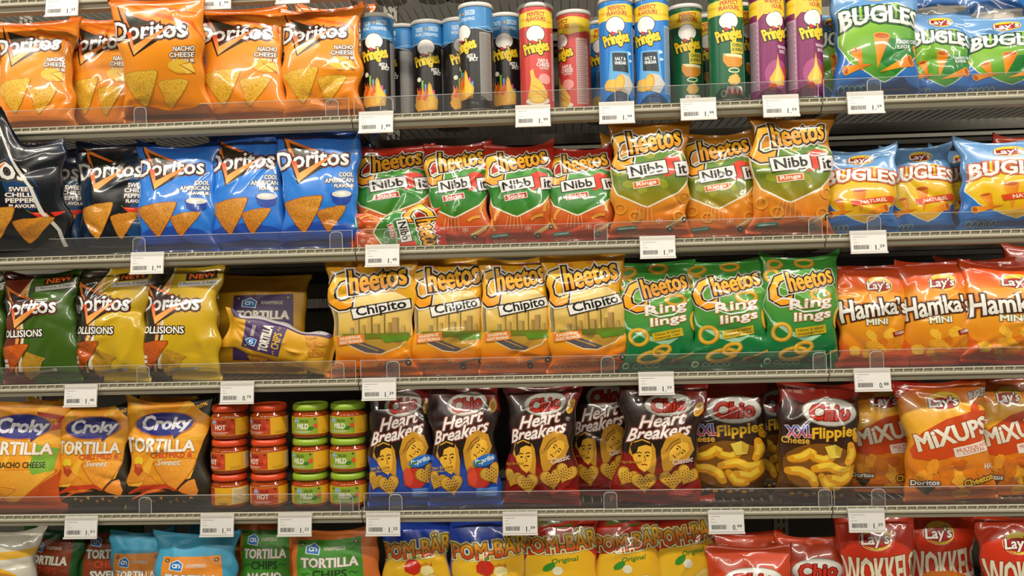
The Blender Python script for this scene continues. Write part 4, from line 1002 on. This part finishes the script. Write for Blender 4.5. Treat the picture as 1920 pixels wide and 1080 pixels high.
def A_jar(kind):
    A = Art(100, 15, 'e0a81e'); f = '8aa62e' if kind == 'm' else 'c04420'
    A.rect(36, 0.4, 62, 14.6, f)
    A.ell(38.6, 13, .9, .9, '5a2c14'); A.ell(59.6, 13, .9, .9, '5a2c14')
    ah_logo(A, 43, 11.6, 1.7)
    A.text('SALSA', 50.5, 11.6, 7.5, 2.4, '4a5a1c' if kind == 'm' else '6a1c10', bold=.15)
    A.text('MILD' if kind == 'm' else 'HOT', 49, 7.0, 10, 4.2, 'ece8dc', bold=.35)
    A.ell(56, 5.2, 2.6, 1.6, '3a7a24' if kind == 'm' else 'b02c18', rot=20); A.ell(60, 7.4, 1.8, 2.2, 'd8502c')
    A.line([(40, 2.6), (56, 2.6)], .35, 'e8e4d8'); A.line([(42, 1.6), (54, 1.6)], .3, 'e8e4d8', same=True)
    A.rect(78, .8, 97, 14.2, 'e0cc98')
    for k in range(7): A.line([(79, 2 + 1.7 * k), (95 - (k * 5 % 3), 2 + 1.7 * k)], .5, '7a6a4a', same=k > 0)
    A.rect(66, 1.6, 75, 3.4, 'c8981c')
    return A
# ------------------------------------------------------------------ shelving
def jx(px, row='C'):
    return at(px, 706, 0).x
XJ = [jx(672) - 1.0, jx(672), (jx(672) + jx(1555)) / 2 + 0.5 * (jx(1555) - jx(672)), jx(1555) + 1.0]
BAYN = ['left bay', 'middle bay', 'right bay']
ROWN = {'Z': 'topmost', 'A': 'first full', 'B': 'second', 'C': 'third', 'D': 'fourth', 'E': 'bottom'}
SHELFDEPTH = 0.46
def shelf(bay, row):
    x0, x1 = XJ[bay] + .0015, XJ[bay + 1] - .0015; z = DECK[row]
    root = empty('wire_shelf', ((x0 + x1) / 2, 0, z)); h = (x1 - x0) / 2
    prop(root, 'cream wire shelf, %s level of the %s' % (ROWN[row], BAYN[bay]), 'shelf', 'wire shelves')
    m = MB()      # front rail: thin top lip, groove with wire ends, rounded face, sloping under-face
    m.prism_x([(0.0, 0.0), (-.0010, -.0006), (-.0010, -.0020), (.0042, -.0024), (.0042, -.0084), (-.0018, -.0088), (-.0026, -.0108), (-.0020, -.0142), (.0000, -.0158), (.0060, -.0170), (.0080, -.0260), (.0280, -.0285), (.0280, -.0240), (.012, -.016), (.012, 0.0)], -h, h)
    m.build('front_rail', M_RAIL, root)
    m = MB()
    n = int((x1 - x0) / 0.0203)
    for k in range(n + 1):
        x = -h + .006 + k * (2 * h - .012) / n
        m.rod((x, -.0008, -.0092), (x + .0024, -.0008, -.0010), .0016, 5)
    m.build('wire_ends', M_RAIL, root)
    m = MB()
    for k in range(n + 1):
        x = -h + .006 + k * (2 * h - .012) / n
        m.rod((x, .010, -.0015), (x, SHELFDEPTH - .01, -.0015), .0014, 5)
    m.build('wire_deck', M_WIRE, root)
    for nm, y, hh in (('cross_beam', .30, .026), ('cross_beam', .43, .020)):
        m = MB(); m.box(-h, h, y, y + .012, -.0045 - hh, -.0045); m.box(-h, h, y, y + .026, -.0045 - hh, -.0030 - hh)
        m.build(nm, M_BEAM, root)
    for sx in (-1, 1):
        m = MB(); X = sx * (h - .004)
        m.prism_x([(.02, -.005), (.02, -.022), (.10, -.030), (SHELFDEPTH, -.055), (SHELFDEPTH, -.005)], X - .0018, X + .0018)
        m.build('side_bracket', M_BEAM, root)
for r_ in 'ZABCDE':
    for b_ in range(3): shelf(b_, r_)

# clear acrylic front stops, one per bay, with their press-in clips
def riser(bay, row, clips):
    x0, x1 = XJ[bay] + .004, XJ[bay + 1] - .006; z = DECK[row]
    root = empty('clear_front_stop', ((x0 + x1) / 2, .004, z)); h = (x1 - x0) / 2
    prop(root, 'clear acrylic front stop of the %s, standing on the %s shelf rail' % (BAYN[bay], ROWN[row]), 'shelf front', 'clear acrylic shelf fronts')
    m = MB(); m.box(-h, h, 0, .0016, .0006, .0375); m.box(-h, h, .0016, .055, .0006, .0016); m.build('panel', M_CLEAR, root)
    m = MB(); m.box(-h, h, -.0003, .0019, .0375, .0384); m.box(-h, -h + .0012, -.0003, .0019, .0010, .0375); m.box(h - .0012, h, -.0003, .0019, .0010, .0375); m.build('polished_edge', M_EDGE, root)
    for cx in clips:
        X = at(cx, 540 + (z - 1.2) * -890, 0).x - (x0 + x1) / 2
        w2, hh = .0135, .0345
        out = [(-w2, .0), (w2, .0), (w2, hh - .008)] + [(w2 - .008 + .008 * math.cos(a), hh - .008 + .008 * math.sin(a)) for a in (math.radians(30), math.radians(60), math.radians(90))] + [(-w2 + .008 - .008 * math.sin(a), hh - .008 + .008 * math.cos(a)) for a in (0, math.radians(30), math.radians(60), math.radians(90))]
        c = MB(); c.prism_y([(X + a, b) for a, b in out], -.0032, -.0016); cl = c.build('clip', M_CLIP, root)
        e = MB(); pts = [(X + a, -.0024, b) for a, b in out[1:] + [out[0]]]
        for p, q in zip(pts[:-1], pts[1:]): e.rod(p, q, .0010, 5)
        e.build('clip_edge', M_EDGE, cl)
CL = {'A': ([262, 622], [725, 1166], [1640]), 'B': ([260, 630], [732, 1127, 1530], [1640]), 'C': ([268, 633], [737, 1140, 1538], [1645]), 'D': ([272, 650], [742, 1145, 1548], [1648])}
for r_ in 'ABCD':
    for b_ in range(3): riser(b_, r_, CL[r_][b_])

# back panels, uprights, room shell
ZB, ZT = 0.12, 2.25
for b_ in range(3):
    m = MB(); m.box(XJ[b_] + .02, XJ[b_ + 1] - .02, SHELFDEPTH + .012, SHELFDEPTH + .020, ZB, ZT)
    o = m.build('back_panel', M_BACK, None); prop(o, 'plain back panel, shade put into its dark colour, behind the shelves of the %s' % BAYN[b_], 'panel', 'dark back panels')
for i, x in enumerate(XJ):
    root = empty('shelf_upright', (x, SHELFDEPTH + .01, 0)); prop(root, 'slotted steel upright behind the bags, %s' % ['left of the left bay', 'between left and middle bay', 'between middle and right bay', 'right of the right bay'][i], 'upright', 'slotted uprights')
    m = MB(); m.box(-.018, .018, -.004, .03, 0.0, ZT); m.build('post', M_BEAM, root)
    m = MB()
    for k in range(84): m.box(-.009, -.005, -.0046, -.004, .1 + k * .025, .114 + k * .025); m.box(.005, .009, -.0046, -.004, .1 + k * .025, .114 + k * .025)
    m.build('slots', M_SLOT, root)
# ribbed bar that shows in the gap of the third shelf
pa = at(600, 569, .452)
root = empty('ribbed_back_bar', ((XJ[0] + XJ[1]) / 2, SHELFDEPTH + .0075, pa.z)); prop(root, 'pale ribbed metal bar crossing the dark back, seen in the gap of the third shelf', 'bar')
h_ = (XJ[1] - XJ[0]) / 2 - .03
m = MB(); m.box(-h_, h_, -.003, .003, -.012, .012); m.build('strip', M_HOLD, root)
m = MB()
for k in range(int(2 * h_ / .0062)): m.rod((-h_ + .003 + k * .0062, -.0045, -.012), (-h_ + .003 + k * .0062, -.0045, .012), .0019, 6)
m.build('ribs', M_HOLD, root)
def struct(name, x0, x1, y0, y1, z0, z1, mat):
    m = MB(); m.box(x0, x1, y0, y1, z0, z1); o = m.build(name, mat, None); o['kind'] = 'structure'; return o
struct('floor', -5, 5, -4.5, .65, -.05, 0, M_FLOOR)
struct('wall_back', -5, 5, .60, .70, 0, 3.3, M_WALL)
struct('ceiling', -5, 5, -4.5, .65, 3.3, 3.4, M_WALL)
struct('wall_front', -5, 5, -4.6, -4.5, 0, 3.3, M_WALL)

# ------------------------------------------------------------------ packs
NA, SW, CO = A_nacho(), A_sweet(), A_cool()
COG, COY = A_coll('6a2410', '3a5a14'), A_coll('2e2818', 'c8a41c')
AHY = A_ah('cf9a1c', '4a3462', ['TORTILLA', 'CHIPS', 'NATUREL'])
AHO = A_ah('3f9cc0', 'e08a2c', ['TORTILLA', 'CHIPS'], c2='7a3c14', lx0=14, lx1=82, ly1=116)
AHG = A_ah('d0702a', '3f8a24', ['TORTILLA', 'CHIPS', 'NACHO'], c2='1f3a14', lx0=10, lx1=78, ly1=134)
AHR = A_ah('1c5a24', '8a3a18', ['TORTILLA', 'CHIPS', 'SWEET', 'CHILI'], c2='c8502c', lx0=18, lx1=84, ly1=132)
NS, NR, CH, RL, HA = A_nibb('s'), A_nibb('r'), A_chipito(), A_ringl(), A_hamka()
BG, BY = A_bugles('g'), A_bugles('y')
KC, KN = A_croky('c'), A_croky('n')
HB, HC, FL, MX = A_heart('b'), A_heart('c'), A_flip(), A_mix()
PB, PR, CR, WK, WH, PP = A_pom('b'), A_pom('r'), A_chiored(), A_wok(), A_white(), A_popbag()
SG = 'bags on the first full shelf'; G2 = 'bags on the second shelf'; G3 = 'bags on the third shelf'; G4 = 'bags on the fourth shelf'; G5 = 'bags in the bottom row'
F1, F2 = .055, .130

# first full shelf: orange tortilla chips
bag(NA, -128, 12, 50, 'A', 'orange tortilla chip bag cut off by the left picture edge, first full shelf', group=SG, Y=.088)
bag(NA, 4, 138, 36, 'A', 'orange nacho cheese bag, second from left, under the 1.25 price tag', group=SG, lean=6)
bag(NA, 133, 262, 26, 'A', 'orange nacho cheese bag partly hidden behind the bigger forward bag', Y=.105, group=SG, yaw=-4, lean=5)
bag(NA, 228, 388, -6, 'A', 'largest orange nacho cheese bag, standing forward and tall with a wide top', Y=.040, group=SG, lean=-13, D=.034, seed=5, dz=.004)
bag(NA, 382, 534, 10, 'A', 'orange nacho cheese bag under the 1.99 price tag of the top edge', group=SG, lean=4, D=.034, seed=18)
bag(NA, 530, 678, 8, 'A', 'orange nacho cheese bag with strong crossing light streaks, beside the first black can', group=SG, lean=3, seed=77, D=.034, crease=1.4)
bag(NA, 560, 700, 6, 'A', 'dark orange back-row tortilla bag peeking out right behind the streaked bag', Y=.16, group=SG, lean=4)
# cans
KB, KR, KU, KG, KP = A_canblack(), A_canred(), A_canblue(), A_cangreen(), A_canpurple()
can(KB, 708, 'A', 'black can with blue top band, first can from the left', .085, 2)
can(KB, 757, 'A', 'black can seen from its back, half hidden behind the first black can', .175, -62)
can(KB, 803, 'A', 'black can with blue top band standing third, set back a little', .150, 4)
can(KB, 846, 'A', 'black can almost hidden between third can and tallest front can, yellow word visible', .228, 10)
can(KB, 861, 'A', 'black can directly behind the turned front can', .145, 24)
can(KB, 894, 'A', 'tallest looking black can in front, turned so its grey ingredients panel shows', .045, -42)
can(KB, 948, 'A', 'black can with blue top, last of the black ones, beside the red can', .125, 3)
can(KR, 1006, 'A', 'salmon red ham and cheese can facing front', .065, 3)
can(KR, 1077, 'A', 'red can turned away, pale ingredients panel facing front', .125, -52)
can(KU, 1128, 'A', 'blue can hidden behind the left front blue can', .215, 5)
can(KU, 1156, 'A', 'left front blue salt and vinegar can', .048, 2)
can(KU, 1223, 'A', 'right front blue salt and vinegar can, turned slightly left', .052, -20)
can(KG, 1286, 'A', 'dark green can set back, left of the three green cans', .120, 3)
can(KG, 1325, 'A', 'dark green can mostly hidden between two other green cans', .205, 6)
can(KG, 1362, 'A', 'brightest front green cheese and onion can', .045, 4)
can(KG, 1384, 'A', 'green can sliver between front green can and first purple can', .130, 40)
can(KP, 1439, 'A', 'left purple can, beside the green cans', .050, 14)
can(KP, 1509, 'A', 'right purple can, beside the blue and green bag', .048, 14)
# blue and green corn cone bags
SB = SG
bag(BG, 1512, 1604, 15, 'A', 'dark blue and green bag sliver between last purple can and the big front bag', Y=.12, group=SB, lean=4)
bag(BG, 1562, 1716, -42, 'A', 'blue bag with green heart print, large white word, front left of the three', Y=.045, group=SB, D=.040, lean=3, crease=1.2)
bag(BG, 1690, 1818, 18, 'A', 'blue and green bag in the middle of the three, under a lying bag', Y=.075, group=SB, lean=4)
bag(BG, 1806, 1950, 30, 'A', 'blue and green bag at the right picture edge, shaded by a lying bag', Y=.070, group=SB, lean=4)
for px, py, w_, lab, ry in ((1757, 12, .13, 'white and blue bag lying on top of the middle green-blue bag', 82), (1862, 22, .15, 'white and blue bag lying on the bags at the upper right corner', 80)):
    p = at(px, py, .10)
    bag_at(PP, .15, .17, .030, (p.x - .075, .11, p.z - .01), (0, math.radians(ry), 0), int(px), lab, 'bag', 'lying bags upper right', 'crisp_bag', M_GLOSS)

# second shelf
bag(A_sweet(True), -62, 118, 262, 'B', 'black and navy sweet chilli bag at the left edge with a tall folded peak', Y=.030, group=G2, lean=-11, D=.034, yaw=10, slump=-.06, seed=31, crease=1.4, peak=(.085, -.02, .19))
bag(SW, 40, 160, 272, 'B', 'navy sweet chilli bag, second from left, half hidden by the peaked bag', Y=.085, group=G2, yaw=8, lean=5)
bag(SW, 95, 172, 285, 'B', 'sliver of a third navy bag between two front navy bags', Y=.17, group=G2, lean=5)
bag(SW, 152, 284, 268, 'B', 'navy and black sweet chilli bag directly left of the blue bags', Y=.070, group=G2, lean=5, seed=12)
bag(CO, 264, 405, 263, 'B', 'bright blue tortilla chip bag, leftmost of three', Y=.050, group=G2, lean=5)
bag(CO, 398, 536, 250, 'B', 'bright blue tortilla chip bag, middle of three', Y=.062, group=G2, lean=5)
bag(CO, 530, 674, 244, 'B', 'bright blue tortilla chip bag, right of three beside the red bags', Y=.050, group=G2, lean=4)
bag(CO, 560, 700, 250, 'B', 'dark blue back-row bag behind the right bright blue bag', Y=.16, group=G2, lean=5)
bag(NS, 670, 808, 272, 'B', 'red bag with green blob, first of four beside the blue bags', Y=.085, group=G2, lean=6, dz=.012)
bag(NS, 802, 918, 268, 'B', 'red bag with green blob, second of four with raised right corner', group=G2, Y=.065, lean=6, seed=9)
bag(NS, 914, 1036, 268, 'B', 'red bag with green blob, third of four', group=G2, Y=.065, lean=6)
bag(NS, 1030, 1150, 274, 'B', 'red bag with green blob, fourth of four beside the orange bag', group=G2, Y=.065, lean=6)
p0, p1 = at(655, 440, .03), at(838, 440, .03)
bag_at(NS, .11, p1.x - p0.x, .014, (p0.x, .040, DECK['B'] + .026), (math.radians(0), math.radians(88), 0), 41, 'crumpled red bag lying flat behind the clear stop below the first red bags', 'bag', G2, 'crisp_bag', M_GLOSS, crease=1.8)
bag(NR, 1132, 1200, 250, 'B', 'orange-brown bag corner poking out left behind the first ochre bag', Y=.12, group=G2, lean=5)
bag(NR, 1146, 1290, 226, 'B', 'ochre bag with green blob, leftmost ochre one with torn looking dipped top', Y=.048, group=G2, lean=3, seed=21, dz=.004)
bag(NR, 1284, 1414, 244, 'B', 'ochre bag with green blob, middle of the three ochre bags', Y=.065, group=G2, lean=5)
bag(NR, 1408, 1558, 208, 'B', 'ochre bag with green blob, right and tallest, tilted to the right', Y=.040, group=G2, lean=2, roll=3, seed=22, crease=1.5)
bag(BY, 1540, 1672, 276, 'B', 'blue and yellow cone snack bag, leftmost of its row, bright streak on its side', Y=.060, group=G2, lean=6, yaw=-12)
bag(BY, 1660, 1780, 270, 'B', 'blue and yellow bag, second from left, dimmer', Y=.100, group=G2, lean=6, yaw=-6)
bag(BY, 1748, 1850, 276, 'B', 'blue and yellow bag partly hidden behind the right front bag', Y=.145, group=G2, lean=6)
bag(BY, 1800, 1965, 258, 'B', 'blue and yellow bag at the right edge, standing forward', Y=.050, group=G2, lean=5)
bag(CR, 1868, 1990, 254, 'B', 'small red bag corner above the right blue and yellow bag', Y=.20, group=G2, lean=4)

# third shelf
bag(COG, -110, 14, 510, 'C', 'dark green bag cut off by the left edge on the third shelf', group=G3, lean=4, Y=.07)
bag(COG, 12, 148, 502, 'C', 'dark green and brown two-flavour tortilla bag', group=G3, lean=4)
bag(COY, 146, 284, 496, 'C', 'yellow and dark two-flavour tortilla bag, left of two', group=G3, lean=4)
bag(COY, 272, 412, 496, 'C', 'yellow and dark two-flavour tortilla bag, right of two', group=G3, lean=4, Y=.050)
bag(COY, 352, 424, 500, 'C', 'shaded two-flavour bag behind, right of the yellow pair', group=G3, Y=.16, lean=4)
bag(AHY, 408, 574, 516, 'C', 'ochre bag with purple label standing at the back beside the empty gap', group=G3, Y=.150, lean=6, D=.024, crease=.7)
p0 = at(618, 674, .07)
AHF = A_ah('cf9a1c', '4a3462', ['TORTILLA', 'CHIPS', 'NATUREL'], ly0=66, short=True)
AHF.poly([(84, 140), (100, 144), (100, 6), (88, 10), (82, 40), (86, 90)], '4a3462'); AHF.poly([(87, 130), (100, 134), (100, 10), (91, 16), (86, 44), (89, 90)], 'b8b4b4')
for k in range(30): AHF.line([(92, 24 + 3 * k), (100, 25 + 3 * k)], .8, '6a6468', same=k > 0)
bag_at(AHF, .092, .258, .026, (p0.x + .012, .058, DECK['C'] + .044), (math.radians(4), math.radians(-74), math.radians(-3)), 52, 'ochre bag with purple label fallen over diagonally in front of the standing one', 'bag', G3, 'crisp_bag', M_MATTE, crease=1.3)
bag(CH, 622, 778, 482, 'C', 'yellow corn puff bag with wide flared top corner beside the gap', group=G3, Y=.045, lean=2, seed=61, pinch=.16)
bag(CH, 774, 908, 480, 'C', 'yellow corn puff bag, second of four', group=G3, lean=3, Y=.055, seed=66)
bag(CH, 902, 1032, 478, 'C', 'yellow corn puff bag, third of four with folded upper corner', group=G3, lean=4, Y=.055, seed=63)
bag(CH, 1026, 1172, 474, 'C', 'yellow corn puff bag, rightmost of four beside the green bags', group=G3, lean=2, Y=.050, roll=-2, seed=64, pinch=.14)
bag(FL, 1128, 1196, 520, 'C', 'dark bag in shade between the last yellow and first green bag', group=G3, Y=.18, lean=3)
bag(RL, 1162, 1304, 490, 'C', 'green bag with ring snacks, left of three', group=G3, lean=4, roll=-2)
bag(RL, 1292, 1438, 482, 'C', 'green bag with ring snacks, middle of three', group=G3, lean=4, roll=-2)
bag(RL, 1430, 1570, 472, 'C', 'green bag with ring snacks, right of three with raised top corner', group=G3, lean=3, Y=.050)
bag(HA, 1566, 1696, 496, 'C', 'orange-red mini snack bag, left of the three beside the green bags', group=G3, lean=4, crease=1.2)
bag(HA, 1688, 1814, 490, 'C', 'orange-red mini snack bag, middle of three', group=G3, lean=4)
bag(HA, 1802, 1958, 484, 'C', 'orange-red mini snack bag cut by the right picture edge, leaning', group=G3, lean=4, roll=4, Y=.045, crease=1.3)
bag(CR, 1760, 1900, 480, 'C', 'red back-row bag edge above the right orange-red bags', group=G3, Y=.16, lean=4)
bag(CR, 1894, 2010, 452, 'C', 'tall red bag at the far upper right of the third shelf', group=G3, Y=.18, lean=4)

# fourth shelf
bag(KN, -30, 122, 752, 'D', 'orange tortilla bag with navy oval and green flag, red corner, at left edge', group=G4, lean=7, crease=1.1, Y=.06)
bag(KC, 116, 248, 752, 'D', 'orange tortilla bag with navy oval, chili print, under the 1.45 tag', group=G4, lean=6, Y=.07, seed=72)
bag(KC, 240, 394, 742, 'D', 'orange tortilla bag with navy oval, chili print, beside the salsa jars', group=G4, lean=5, Y=.055, seed=73)
bag(KN, 55, 135, 742, 'D', 'shaded orange back-row bag between the first two oval bags', group=G4, lean=6, Y=.17)
bag(KC, 268, 400, 738, 'D', 'shaded back-row bag above the third oval bag', group=G4, lean=6, Y=.17)
JH, JM = A_jar('h'), A_jar('m')
lev = ['bottom', 'middle', 'top']
for c_, (px, art, lm, cn, yw) in enumerate(((432, JH, M_LIDRED, 'first', (-75, -38, -8)), (505, JH, M_LIDRED, 'second', (2, -30, -22)), (583, JM, M_LIDGRN, 'third', (6, -20, -6)), (654, JM, M_LIDGRN, 'fourth', (4, -8, -12)))):
    for l_ in range(3):
        jar(art, lm, px, 925 - l_ * 65, 'D', l_, '%s salsa jar with %s lid in the %s stack from the left' % (lev[l_], 'orange-red' if c_ < 2 else 'lime green', cn), 'salsa jars in four stacks', -yw[l_] * -1)
bag(HB, 694, 812, 712, 'D', 'black and blue heart snack bag, left of two, its oval behind the price tag', group=G4, lean=3, Y=.055)
bag(HB, 808, 934, 708, 'D', 'black and blue heart snack bag, right of two', group=G4, lean=3, Y=.050)
bag(HC, 950, 1082, 708, 'D', 'black and red heart snack bag, left of three', group=G4, lean=3, Y=.055)
bag(HC, 1070, 1184, 696, 'D', 'black and red heart snack bag, middle one set back in shade', group=G4, lean=4, Y=.120)
bag(HC, 1162, 1314, 710, 'D', 'black and red heart snack bag, right of three, tilted with bent face print', group=G4, lean=3, roll=6, Y=.046, crease=1.5)
bag(FL, 1284, 1434, 712, 'D', 'brown and red cheese puff bag, left of three', group=G4, lean=4, Y=.095)
bag(FL, 1400, 1500, 700, 'D', 'brown and red cheese puff bag, hidden middle one behind', group=G4, lean=4, Y=.14)
bag(FL, 1458, 1606, 714, 'D', 'brown and red cheese puff bag, front right one tilted right', group=G4, lean=3, roll=5, Y=.045)
bag(MX, 1588, 1722, 706, 'D', 'orange mixed snack bag, left of three, under the 0.88 tag', group=G4, lean=4, Y=.12)
bag(MX, 1692, 1848, 706, 'D', 'orange mixed snack bag, middle and foremost of three', group=G4, lean=3, roll=-3, Y=.050)
bag(MX, 1822, 1950, 700, 'D', 'orange mixed snack bag at the right edge, shaded', group=G4, lean=4, Y=.085)

# bottom row (only the tops are in the picture)
bag(WH, -70, 66, 985, 'E', 'pale grey and yellow bag in the lower left corner', group=G5, lean=3, Y=.05, roll=5)
bag(AHR, 40, 150, 984, 'E', 'dark green and brown sweet chilli tortilla bag, lower left', group=G5, lean=5, Y=.125, roll=5)
bag(AHR, 150, 268, 972, 'E', 'brown and green tortilla bag behind the orange and turquoise one', group=G5, lean=5, Y=.15)
bag(AHO, 212, 322, 990, 'E', 'turquoise bag with orange label, back one of two', group=G5, lean=5, Y=.085)
bag(AHO, 296, 442, 993, 'E', 'turquoise bag with orange label, front one of two', group=G5, lean=4, Y=.040)
bag(AHO, 360, 470, 966, 'E', 'dark teal back-row bag left of the orange bags', group=G5, lean=5, Y=.17)
bag(AHG, 452, 566, 965, 'E', 'orange paper bag with green label, left of two', group=G5, lean=4, Y=.08)
bag(AHG, 552, 712, 982, 'E', 'orange paper bag with green label, right of two, lower', group=G5, lean=4, Y=.050)
bag(PB, 716, 848, 950, 'E', 'blue and yellow kids snack bag, left one beside the orange paper bag', group=G5, lean=4, Y=.06, crease=1.4)
bag(PB, 846, 986, 946, 'E', 'blue and yellow kids snack bag, right one behind the 1.39 tag', group=G5, lean=3, Y=.055)
bag(PR, 976, 1120, 952, 'E', 'red and yellow snack bag, left of three', group=G5, lean=3, Y=.055)
bag(PR, 1112, 1240, 948, 'E', 'red and yellow snack bag, middle of three', group=G5, lean=3, Y=.062, seed=95)
bag(PR, 1228, 1344, 932, 'E', 'red and yellow snack bag, right of three', group=G5, lean=3, Y=.070)
bag(CR, 1330, 1480, 1018, 'E', 'plain red bag with dipped flat top, front left of the red group', group=G5, lean=3, Y=.045)
bag(CR, 1330, 1462, 990, 'E', 'red bag directly behind the low flat-topped red bag', group=G5, lean=4, Y=.12)
bag(CR, 1460, 1592, 998, 'E', 'red bag with white oval near the bottom picture edge', group=G5, lean=4, Y=.075)
bag(WK, 1572, 1714, 950, 'E', 'red bag with cream spiky word, left of the right-hand group', group=G5, lean=3, Y=.05)
bag(WK, 1696, 1826, 938, 'E', 'red bag with cream spiky word, middle, shaded and set back', group=G5, lean=3, Y=.10)
bag(WK, 1836, 1980, 960, 'E', 'red bag with cream spiky word in the lower right corner', group=G5, lean=3, Y=.05)

# top shelf: only undersides show between the wires
for px, lab in ((735, 'red can on the top shelf seen from below through the wires, left'), (815, 'red can on the top shelf seen from below through the wires, centre'), (868, 'red can on the top shelf seen from below through the wires, right')):
    can(KR, px, 'Z', lab, .14, 180, 'red cans on the top shelf')
for x0, x1, lab in ((935, 1030, 'orange bag on the top shelf seen through the wires above the red cans'), (1035, 1120, 'orange bag on the top shelf seen through the wires left of the blue cans')):
    bag(NA, x0, x1, -200, 'Z', lab, Y=.14, group='orange bags on the top shelf', lean=3)

# ------------------------------------------------------------------ price tags
T_ = [(86, 148, 0, 'Z', '1.25', 'above the second orange bag at the top left'), (370, 435, -13, 'Z', '1.99', 'above the fourth orange bag at the top edge'), (517, 582, -24, 'Z', '1.99', 'cut by the top picture edge'),
      (672, 738, 217, 'A', '1.89', 'under the first black can'), (966, 1032, 205, 'A', '1.99', 'under the front red can'), (1122, 1190, 199, 'A', '1.99', 'under the left blue can'), (1274, 1344, 192, 'A', '1.99', 'under the green cans'), (1428, 1499, 186, 'A', '1.59', 'under the purple cans'), (1586, 1658, 180, 'A', '1.29', 'under the first blue and green bag'),
      (245, 308, 481, 'B', '1.34', 'between navy and blue bags'), (685, 749, 467, 'B', '1.45', 'under the first red bag'), (1197, 1268, 451, 'B', '1.29', 'under the first ochre bag'), (1591, 1664, 441, 'B', '1.29', 'under the blue and yellow bags'),
      (120, 184, 730, 'C', '1.45', 'under the left yellow bag'), (413, 477, 724, 'C', '0.75', 'above the first salsa stack'), (679, 743, 717, 'C', '1.29', 'above the left black and blue bag'), (1195, 1265, 706, 'C', '1.29', 'above the tilted black and red bag'), (1598, 1672, 699, 'C', '0.88', 'under the first orange-red bag'),
      (120, 185, 976, 'D', '1.31', 'above the brown and green bags'), (375, 440, 972, 'D', '1.22', 'above the turquoise bag'), (521, 585, 971, 'D', '1.22', 'above the orange paper bags'), (686, 751, 970, 'D', '1.25', 'above the left blue and yellow bag'), (940, 1010, 968, 'D', '1.39', 'above the gap between blue and red bags'), (1327, 1395, 965, 'D', '0.99', 'above the flat-topped red bag'), (1588, 1660, 962, 'D', '1.29', 'above the left red bag with spiky word')]
for x0, x1, y0, r_, pr, wh in T_:
    price_tag(x0, x1, y0, r_, pr, 'white shelf price tag reading %s, %s' % (pr, wh))
